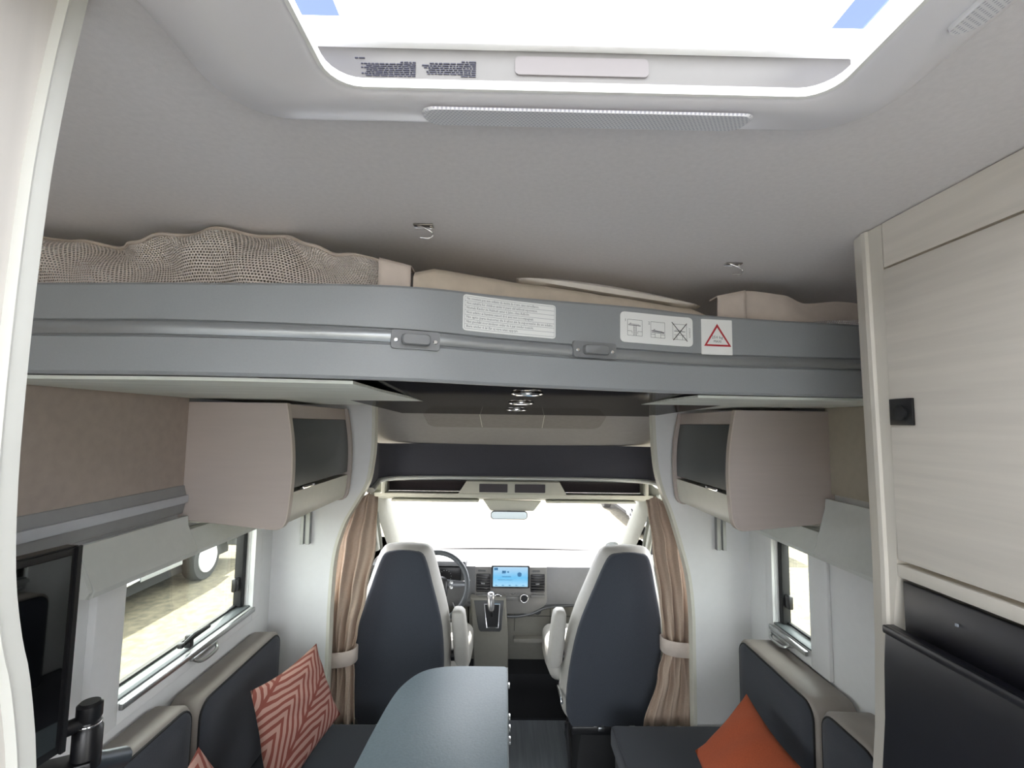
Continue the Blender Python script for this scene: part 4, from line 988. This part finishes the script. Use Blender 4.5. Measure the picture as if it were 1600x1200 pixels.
# ------------------------------------------------------------------ cab seats
HW = [(1.128, .045), (1.120, .074), (1.098, .094), (1.04, .116), (.96, .140), (.87, .168), (.77, .192), (.64, .206), (.50, .208), (.38, .196), (.325, .168)]
def outline(cx, sc_=0.0, dz=0.0, lean=0.0):
    L_ = [(cx - w_ - sc_, z + dz) for z, w_ in HW]; Rr_ = [(cx + w_ + sc_, z + dz) for z, w_ in HW]
    pts = L_[::-1] + [(cx, HW[0][0] + dz + .006)] + Rr_
    return [(p.x, p.y) for p in catmull([(a, b, 0) for a, b in pts], 2)]
def seat(cx, s, label, z_=0, leanx=0.0):
    """s: side (+1/-1 in x) on which the armrest sits (towards the aisle)"""
    Y0 = 2.40
    r_ = root('captain_seat', label, 'seat', (cx, 2.6, 0), 'captain seats of the cab')
    def ring(grow, y, zg=0.0):
        return [(x + leanx * (z - .7), y + (z - .4) * -.02, z) for x, z in outline(cx, grow, zg)]
    bm = bmesh.new(); loft(bm, [ring(-.012, Y0 + .010), ring(.000, Y0 + .018, .002), ring(.016, Y0 + .04, .010), ring(.032, Y0 + .08, .012), ring(.034, Y0 + .12, .012), ring(.02, Y0 + .15, .004), ring(-.03, Y0 + .165, -.01)])
    fin('backrest', bm, SEATBEIGE, r_, 60, 'light grey leatherette backrest with raised sides')
    bm = bmesh.new(); loft(bm, [ring(-.012, Y0 - .004), ring(.002, Y0 - .002), ring(.008, Y0 + .006), ring(.010, Y0 + .022)]); fin('back_cover', bm, DARKFAB2, r_, 60, 'charcoal fabric cover on the back')
    # cushion
    bm = bmesh.new()
    cu = []
    for (y, g, zt, zb_) in ((2.57, .20, .56, .44), (2.62, .235, .60, .42), (2.75, .25, .60, .42), (2.95, .255, .615, .43), (3.02, .24, .60, .45), (3.04, .20, .56, .48)):
        if y > 2.93: y -= .10 if y < 3 else .16
        if y > 2.7: y = min(y, 2.872)
        cu.append([(cx + s * .075 + a, y, b) for a, b in rpoly(-g, zb_, g, zt, .05, 4)])
    loft(bm, cu); fin('seat_cushion', bm, SEATBEIGE, r_, 60)
    # folded-up armrest
    ax = cx + s * .275
    bm = bmesh.new(); ar = []
    for (y, z, hw_, hd_) in ((2.50, .555, .022, .035), (2.50, .585, .034, .05), (2.495, .68, .036, .052), (2.49, .77, .034, .05), (2.488, .812, .031, .045), (2.487, .828, .020, .030)):
        ar.append([(ax + a + s * .09 * (.80 - z), y + b, z) for a, b in rpoly(-hw_, -hd_, hw_, hd_, min(hw_, hd_) * .6, 4)])
    loft(bm, ar); fin('armrest', bm, SEATBEIGE, r_, 60, 'light grey armrest folded upright')
    lathe('armrest_pivot', [(.028, -.02), (.028, .03), (.02, .035)], (cx + s * .262, 2.50, .60), (s, 0, 0), BLACK, r_)
    # recliner, rails, pedestal
    box('recliner_cover', (min(cx + s * .20, cx + s * .262), 2.50, .36), (max(cx + s * .20, cx + s * .262), 2.80, .45), BLACK, r_, .012, 3)
    tube('recliner_lever', [(cx + s * .272, 2.54, .43), (cx + s * .275, 2.44, .46), (cx + s * .275, 2.36, .45)], [.010, .010, .007], CHROME, r_)
    tube('seat_frame_tube', [(cx + s * .245, 2.40, .34), (cx + s * .235, 2.38, .20), (cx + s * .23, 2.36, .06)], .012, BLACK, r_)
    box('swivel_plate', (cx - .22, 2.42, .27), (cx + .22, 2.90, .31), BLACK, r_, .006)
    prism('pedestal', [(cx - .20, .02), (cx + .20, .02), (cx + .17, .268), (cx - .17, .268)], 'XZ', 2.46, 2.86, BLACKSOFT, r_, r=.01)
    for q in (-.1, .05): box('seat_rail', (cx + q, 2.38, .312), (cx + q + .03, 2.9, .33), ALU, r_, .003)
    box('seat_tag', (cx - .115, 2.408, .318), (cx - .085, 2.412, .332), PAPER, r_, label='small white tag')
    return r_
seat(-.492, 1, 'charcoal backed driver seat on the left behind the table', 0, .02)
seat(.560, -1, 'charcoal backed passenger seat on the right beside the side bench', 0, .13)

# ------------------------------------------------------------------ curtains
def curtain(s, label, keys, tiez):
    """keys: (z, x_inner, x_outer); s=+1 means outer is at smaller x (left curtain)"""
    r_ = root('curtain', label, 'curtain', (keys[0][2], 2.3, keys[-1][0]), 'cab side curtains')
    zs = [k[0] for k in keys]
    def kk(z, j):
        for a, b in zip(keys, keys[1:]):
            if b[0] <= z <= a[0]:
                t = (a[0] - z) / (a[0] - b[0]); t = t * t * (3 - 2 * t); return a[j] + (b[j] - a[j]) * t
        return keys[-1][j]
    def fn(u, v):
        z = zs[0] + (zs[-1] - zs[0]) * v; xi, xo = kk(z, 1), kk(z, 2); wd = abs(xi - xo)
        amp = .006 + .10 * max(0, .30 - wd) * .9
        ph = u * 2 * math.pi * 3.6
        x = xo + (xi - xo) * (u + .018 * math.sin(ph * 1.0 + v * 3)); y = 2.285 + amp * (math.sin(ph + 1.2 * math.sin(v * 5)) + .45 * math.sin(ph * 2.1 + v * 7 + 1)) + .015 * math.sin(v * 5)
        zz = z + (.012 * math.sin(ph * .5) if v < .03 else 0)
        return (x, y, zz)
    sheet('curtain_cloth', fn, 110, 50, CURT, r_, thick=.002)
    # tie-back band round the gathered waist
    xi, xo = kk(tiez, 1), kk(tiez, 2); c = (xi + xo) / 2; h = abs(xi - xo) / 2 + .012
    bm = bmesh.new(); g = []
    N = 28
    for i in range(N):
        a = 2 * math.pi * i / N; ca, sa = math.cos(a), math.sin(a)
        x = c + h * (abs(ca) ** .7) * (1 if ca > 0 else -1); y = 2.285 + .045 * (abs(sa) ** .7) * (1 if sa > 0 else -1)
        sl = .010 * ca * s
        g.append([bm.verts.new((x + dx_ * ca, y + dx_ * sa, tiez + sl + dz_)) for dx_, dz_ in ((0, -.033), (.004, -.030), (.004, .030), (0, .033))])
    for i in range(N):
        for k in range(4): bm.faces.new((g[i][k], g[(i + 1) % N][k], g[(i + 1) % N][(k + 1) % 4], g[i][(k + 1) % 4]))
    fin('tie_back', bm, WEB, r_, 60)
    return r_
curtain(1, 'brown curtain gathered with a tie-back on the left behind the driver seat', [(1.409, -.588, -.72), (1.36, -.582, -.77), (1.19, -.585, -.83), (.96, -.622, -.83), (.80, -.655, -.82), (.69, -.672, -.80), (.60, -.662, -.80), (.40, -.655, -.82)], .690)
curtain(-1, 'brown curtain gathered with a tie-back on the right beside the passenger seat', [(1.409, .668, .80), (1.36, .672, .84), (1.20, .690, .90), (.96, .722, .905), (.82, .735, .90), (.745, .745, .885), (.62, .71, .90), (.40, .645, .905)], .745)

# ------------------------------------------------------------------ table
tb = root('dining_table', 'slate blue-grey table with a rounded corner in front of the driver seat', 'table', (-.2, 1.5, 0))
tp = [(.022, .95), (.022, 2.045), (.012, 2.055), (-.17, 2.055)] + [(p.x, p.y) for p in catmull([(-.215, 2.052, 0), (-.285, 2.03, 0), (-.335, 1.985, 0), (-.375, 1.90, 0), (-.395, 1.80, 0), (-.408, 1.65, 0), (-.418, 1.48, 0), (-.43, 1.2, 0)], 4)] + [(-.44, .95)]
prism('table_top', tp, 'XY', .735, .760, TABLE, tb, r=.002)
prism('edge_band', [(.0225, .96), (.0225, 2.05), (.0255, 2.05), (.0255, .96)], 'XY', .737, .758, mat('table_edge', '#8d979b', .4, grain=0), tb)
for y in (1.92, 1.72, 1.66, 1.60): box('edge_catch', (.026, y, .742), (.033, y + .03, .752), ALU, tb, .002)
tube('leg', [(-.2, 1.45, .02), (-.2, 1.45, .735)], .035, ALU, tb, 16)
lathe('foot_plate', [(.16, 0), (.16, .01), (.05, .02)], (-.2, 1.45, .001), (0, 0, 1), ALU, tb, 28)

# ------------------------------------------------------------------ benches
def bench(name, x0, x1, y0, y1, label, edge=None):
    r_ = root(name, label, 'bench', ((x0 + x1) / 2, (y0 + y1) / 2, 0), 'bench seats of the lounge')
    box('bench_base', (x0 + .02, y0, .0), (x1 - .02, y1 - .01, .36), mat('bench_base', '#4a4b4d', .7), r_, .004)
    box('seat_cushion', (x0, y0, .362), (x1, y1, .455), DARKFAB2, r_, .022, 3)
    for xx in (x0, x1):
        sg = 1 if xx == x0 else -1
        tube('piping', [(xx + sg * .006, y0 + .02, .449), (xx + sg * .006, y1 - .02, .449)], .004, DARKFAB, r_, 6)
    return r_
bench('bench_seat', -1.02, -.36, .80, 2.20, 'charcoal cushioned bench seat under the left window')
bench('bench_seat', .475, 1.10, .99, 2.20, 'charcoal cushioned side bench seat under the right window')
def backcushion(name, s, xw, xf, y0, y1, zt, label, rf=.05):
    """s=+1: on the left wall"""
    r_ = root(name, label, 'cushion', ((xw + xf) / 2, (y0 + y1) / 2, .457), 'backrest cushions along the walls')
    pts = rpoly(y0, .458, y1, zt, (.02, rf, rf, .02), 6)
    d = abs(xf - xw)
    rings = []
    cy_, cz_ = (y0 + y1) / 2, (zt + .458) / 2
    def rg(x, g, dz=0): return [(x, cy_ + (a - cy_) * (1 - g / (y1 - y0)), cz_ + (b - cz_) * (1 - g / (zt - .458)) + dz) for a, b in pts]
    bm = bmesh.new(); loft(bm, [rg(xw, .10 if 0 else .02, 0), rg(xw + s * .012, .004), rg(xf - s * .012, .0), rg(xf - s * .003, .010), rg(xf, .03)])
    fin('cushion_body', bm, BEIGE, r_, 50, 'beige leatherette border')
    bm = bmesh.new(); loft(bm, [rg(xf - s * .004, .026), rg(xf + s * .004, .028), rg(xf + s * .010, .05), rg(xf + s * .012, .12)]); fin('cushion_front', bm, DARKFAB, r_, 50, 'charcoal fabric front')
    bm = bmesh.new(); ring = rg(xf + s * .001, .024); atube(bm, [Vector(p) for p in ring] + [Vector(ring[0])], .0035, 6, False); fin('piping', bm, BLACKSOFT, r_, 60)
    return r_
backcushion('backrest_cushion', 1, XL + .005, -.925, 1.555, 2.10, .888, 'dark backrest cushion on the left wall, the farther one beside the curtain')
backcushion('backrest_cushion', 1, XL + .005, -.925, .98, 1.535, .912, 'dark backrest cushion on the left wall, the nearer one beside the television arm')
backcushion('backrest_cushion', -1, XR - .005, .965, 1.535, 2.025, .905, 'dark backrest cushion on the right wall, the larger one under the small window')
backcushion('backrest_cushion', -1, XR - .005, .965, 1.275, 1.515, .918, 'dark backrest cushion on the right wall, the small one beside the wardrobe')

# ------------------------------------------------------------------ scatter cushions
def pillow(label, cs, thick, m, nrm_hint):
    """cs: four corners (TL, TR, BR, BL) in space"""
    A, B, C_, D = [Vector(c) for c in cs]
    nrm = ((B - A).cross(D - A)).normalized()
    if nrm.dot(Vector(nrm_hint)) < 0: nrm = -nrm
    bm = bmesh.new(); uvl = bm.loops.layers.uv.new('UVMap'); N = 22; G = {}
    for side in (1, -1):
        for i in range(N + 1):
            for j in range(N + 1):
                u, v = i / N, j / N
                edge = i in (0, N) or j in (0, N)
                if side == -1 and edge: G[(side, i, j)] = G[(1, i, j)]; continue
                # edges bow inwards between the corners
                uu = .5 + (u - .5) * (1 - .09 * math.sin(math.pi * v)); vv = .5 + (v - .5) * (1 - .09 * math.sin(math.pi * u))
                p = A * (1 - uu) * (1 - vv) + B * uu * (1 - vv) + C_ * uu * vv + D * (1 - uu) * vv
                b = (math.sin(math.pi * u) * math.sin(math.pi * v)) ** .45
                wr_ = .004 * math.sin(u * 23 + v * 9) * b
                G[(side, i, j)] = bm.verts.new(p + nrm * side * (thick / 2 * b + wr_))
        for i in range(N):
            for j in range(N):
                ks = ((i, j), (i + 1, j), (i + 1, j + 1), (i, j + 1)); f = bm.faces.new([G[(side,) + k] for k in ks])
                for lp_, k in zip(f.loops, ks): lp_[uvl].uv = (k[0] / N, k[1] / N)
    return tag(fin('scatter_cushion', bm, m, None, 80), label, 'pillow', 'scatter cushions')
pillow('pink palm-leaf patterned scatter cushion leaning on the left backrest near the curtain', [(-.745, 2.02, .86), (-.60, 1.90, .66), (-.715, 1.60, .50), (-.855, 1.73, .83)], .12, LEAF, (1, -1, .3))
pillow('pink palm-leaf patterned scatter cushion at the bottom left edge, only its tip in view', [(-.80, 1.36, .885), (-.62, 1.42, .66), (-.62, 1.14, .52), (-.84, 1.08, .72)], .11, LEAF, (1, -1, .3))
pillow('plain rust orange scatter cushion lying against the right backrest', [(.882, 1.80, .795), (.885, 1.44, .76), (.62, 1.26, .53), (.655, 1.70, .665)], .11, RUST, (-1, -1, 1))

# ------------------------------------------------------------------ television on its arm, left
tv = root('television', 'slim glossy black television on a black swivel arm at the left edge', 'television', (-.85, .85, 1.1))
ta = Vector((-.800, .945, 0)); td = Vector((-.045, -.33, 0)).normalized(); tn = Vector((-td.y, td.x, 0))
if tn.x < 0: tn = -tn
def tvp(a, z, o): return ta + td * a + tn * o + Vector((0, 0, z))
def tvbox(name, a0, a1, z0, z1, o0, o1, m, parent=tv, label=None, r=.003):
    bm = bmesh.new()
    v = [bm.verts.new(tvp(a, z, o)) for a in (a0, a1) for o in (o0, o1) for z in (z0, z1)]
    fs = [bm.faces.new([v[i] for i in f]) for f in ((0, 1, 3, 2), (4, 6, 7, 5), (0, 4, 5, 1), (2, 3, 7, 6), (0, 2, 6, 4), (1, 5, 7, 3))]
    if r: bmesh.ops.bevel(bm, geom=list({e for f in fs for e in f.edges}), offset=r, segments=2, affect='EDGES')
    return fin(name, bm, m, parent, label=label)
tvbox('housing', 0, .52, 1.14, 1.51, -.032, -.001, BLACK)
tvbox('screen', .018, .505, 1.158, 1.495, -.001, .0015, mat('tv_screen', '#020203', .02, grain=0, coat=1, spec=1), r=0, label='mirror-like black screen')
tvbox('bezel', 0.0, .010, 1.14, 1.51, -.002, .004, BLACK, r=.001)
arm = tv
pv = lathe('pivot', [(.024, 0), (.024, .07), (.021, .075), (.018, .085), (.021, .092), (.021, .115), (.016, .12)], (-.80, .995, 1.08), (0, 0, 1), BLACK, arm, 24)
torus('pivot_ring', (-.80, .995, 1.160), .0205, .002, CHROME, pv, (0, 0, 1), 24, 6)
tube('upper_arm', [(-.80, .995, 1.165), (-.86, .90, 1.165)], .014, BLACK, arm, 10)
prism('lower_arm', [(-.80, 1.02), (-.775, .975), (-.90, .90), (-.93, .95)][::1], 'XY', 1.075, 1.10, BLACK, arm, r=.004)
tube('support_arm', [(-.80, .995, 1.085), (-.80, 1.03, 1.065), (-.80, 1.09, 1.035)], .020, mat('arm_grey', '#3c444b', .35, .3, grain=0), arm, 12)
box('wall_mount', (XL + .0, .74, 1.02), (-.93, .99, 1.13), BLACK, arm, .005)

# ------------------------------------------------------------------ other vehicles outside
VW = mat('van_white', '#d6dae2', .35, grain=0.01, coat=.3)
def van(name, cx, y0, label, sgn=1, grp=None):
    """parked van, long side parallel to y, from y0 (rear) forwards"""
    r_ = root(name, label, 'van', (cx, y0 + 3.3, -.75), grp)
    h = 1.1
    body = [(y0, -.38), (y0 + .1, -.42), (y0 + 1.5, -.42), (y0 + 1.55, -.30), (y0 + 2.6, -.30), (y0 + 2.75, -.36), (y0 + 3.3, -.30), (y0 + 3.9, -.26), (y0 + 4.05, -.1), (y0 + 4.2, .02), (y0 + 4.8, .02), (y0 + 4.95, -.1), (y0 + 5.1, -.30), (y0 + 5.9, -.25), (y0 + 6.0, .3), (y0 + 5.5, .62), (y0 + 5.0, 1.3), (y0 + 5.9, 1.45), (y0 + 5.85, 2.1), (y0 + 5.3, 2.25), (y0 + .1, 2.25), (y0, 2.1)]
    prism('body', body, 'YZ', cx - h, cx + h, VW, r_, r=.03)
    box('underbody', (cx - .9, y0 + .3, -.55), (cx + .9, y0 + 5.4, -.30), BLACKSOFT, r_)
    box('side_skirt', (cx + h + .001, y0 + 3.05, -.34), (cx + h + .02, y0 + 3.85, -.18), GREYPL, r_, .01)
    prism('bumper', [(cx - h - .02, y0 + 5.35), (cx + h + .02, y0 + 5.35), (cx + h - .1, y0 + 5.85), (cx - h + .1, y0 + 5.85)], 'XY', -.45, -.15, GREYPL, r_, r=.05)
    box('marker_lamp', (cx + h + .001, y0 + 2.35, -.27), (cx + h + .03, y0 + 2.5, -.17), mat('amber_lamp', '#d4653a', .3, grain=0), r_, .01)
    for yy in (y0 + 1.0, y0 + 4.5):
        for sx in (-1, 1):
            wx = cx + sx * (h - .12)
            wh = lathe('wheel', [(.20, .1), (.33, .1), (.345, .06), (.345, -.06), (.33, -.1), (.2, -.1)], (wx, yy, -.41), (1, 0, 0), BLACKSOFT, r_, 32)
            bm = bmesh.new(); alathe(bm, [(.205, 0), (.225, 0), (.225, .02), (.205, .02)], (wx + sx * .10, yy, -.41), (sx, 0, 0), 28)
            for k in range(6):
                a = k * math.pi / 3; ca, sa = math.cos(a), math.sin(a)
                atube(bm, [(wx + sx * .11, yy + ca * .04, -.41 + sa * .04), (wx + sx * .11, yy + ca * .21, -.41 + sa * .21)], .018, 6)
            fin('rim', bm, mat('rim_silver', '#e6e8ea', .3, .2, grain=0), wh)
    return r_
van('parked_van', -5.75, 3.35, 'white van parked outside, seen through the long left window', grp='parked vans outside')
van('parked_van', 4.1, 10.4, 'white van parked far ahead on the right, seen through the windscreen', grp='parked vans outside')
van('parked_van', -5.8, 12.6, 'white van parked far ahead on the left, seen through the windscreen', grp='parked vans outside')
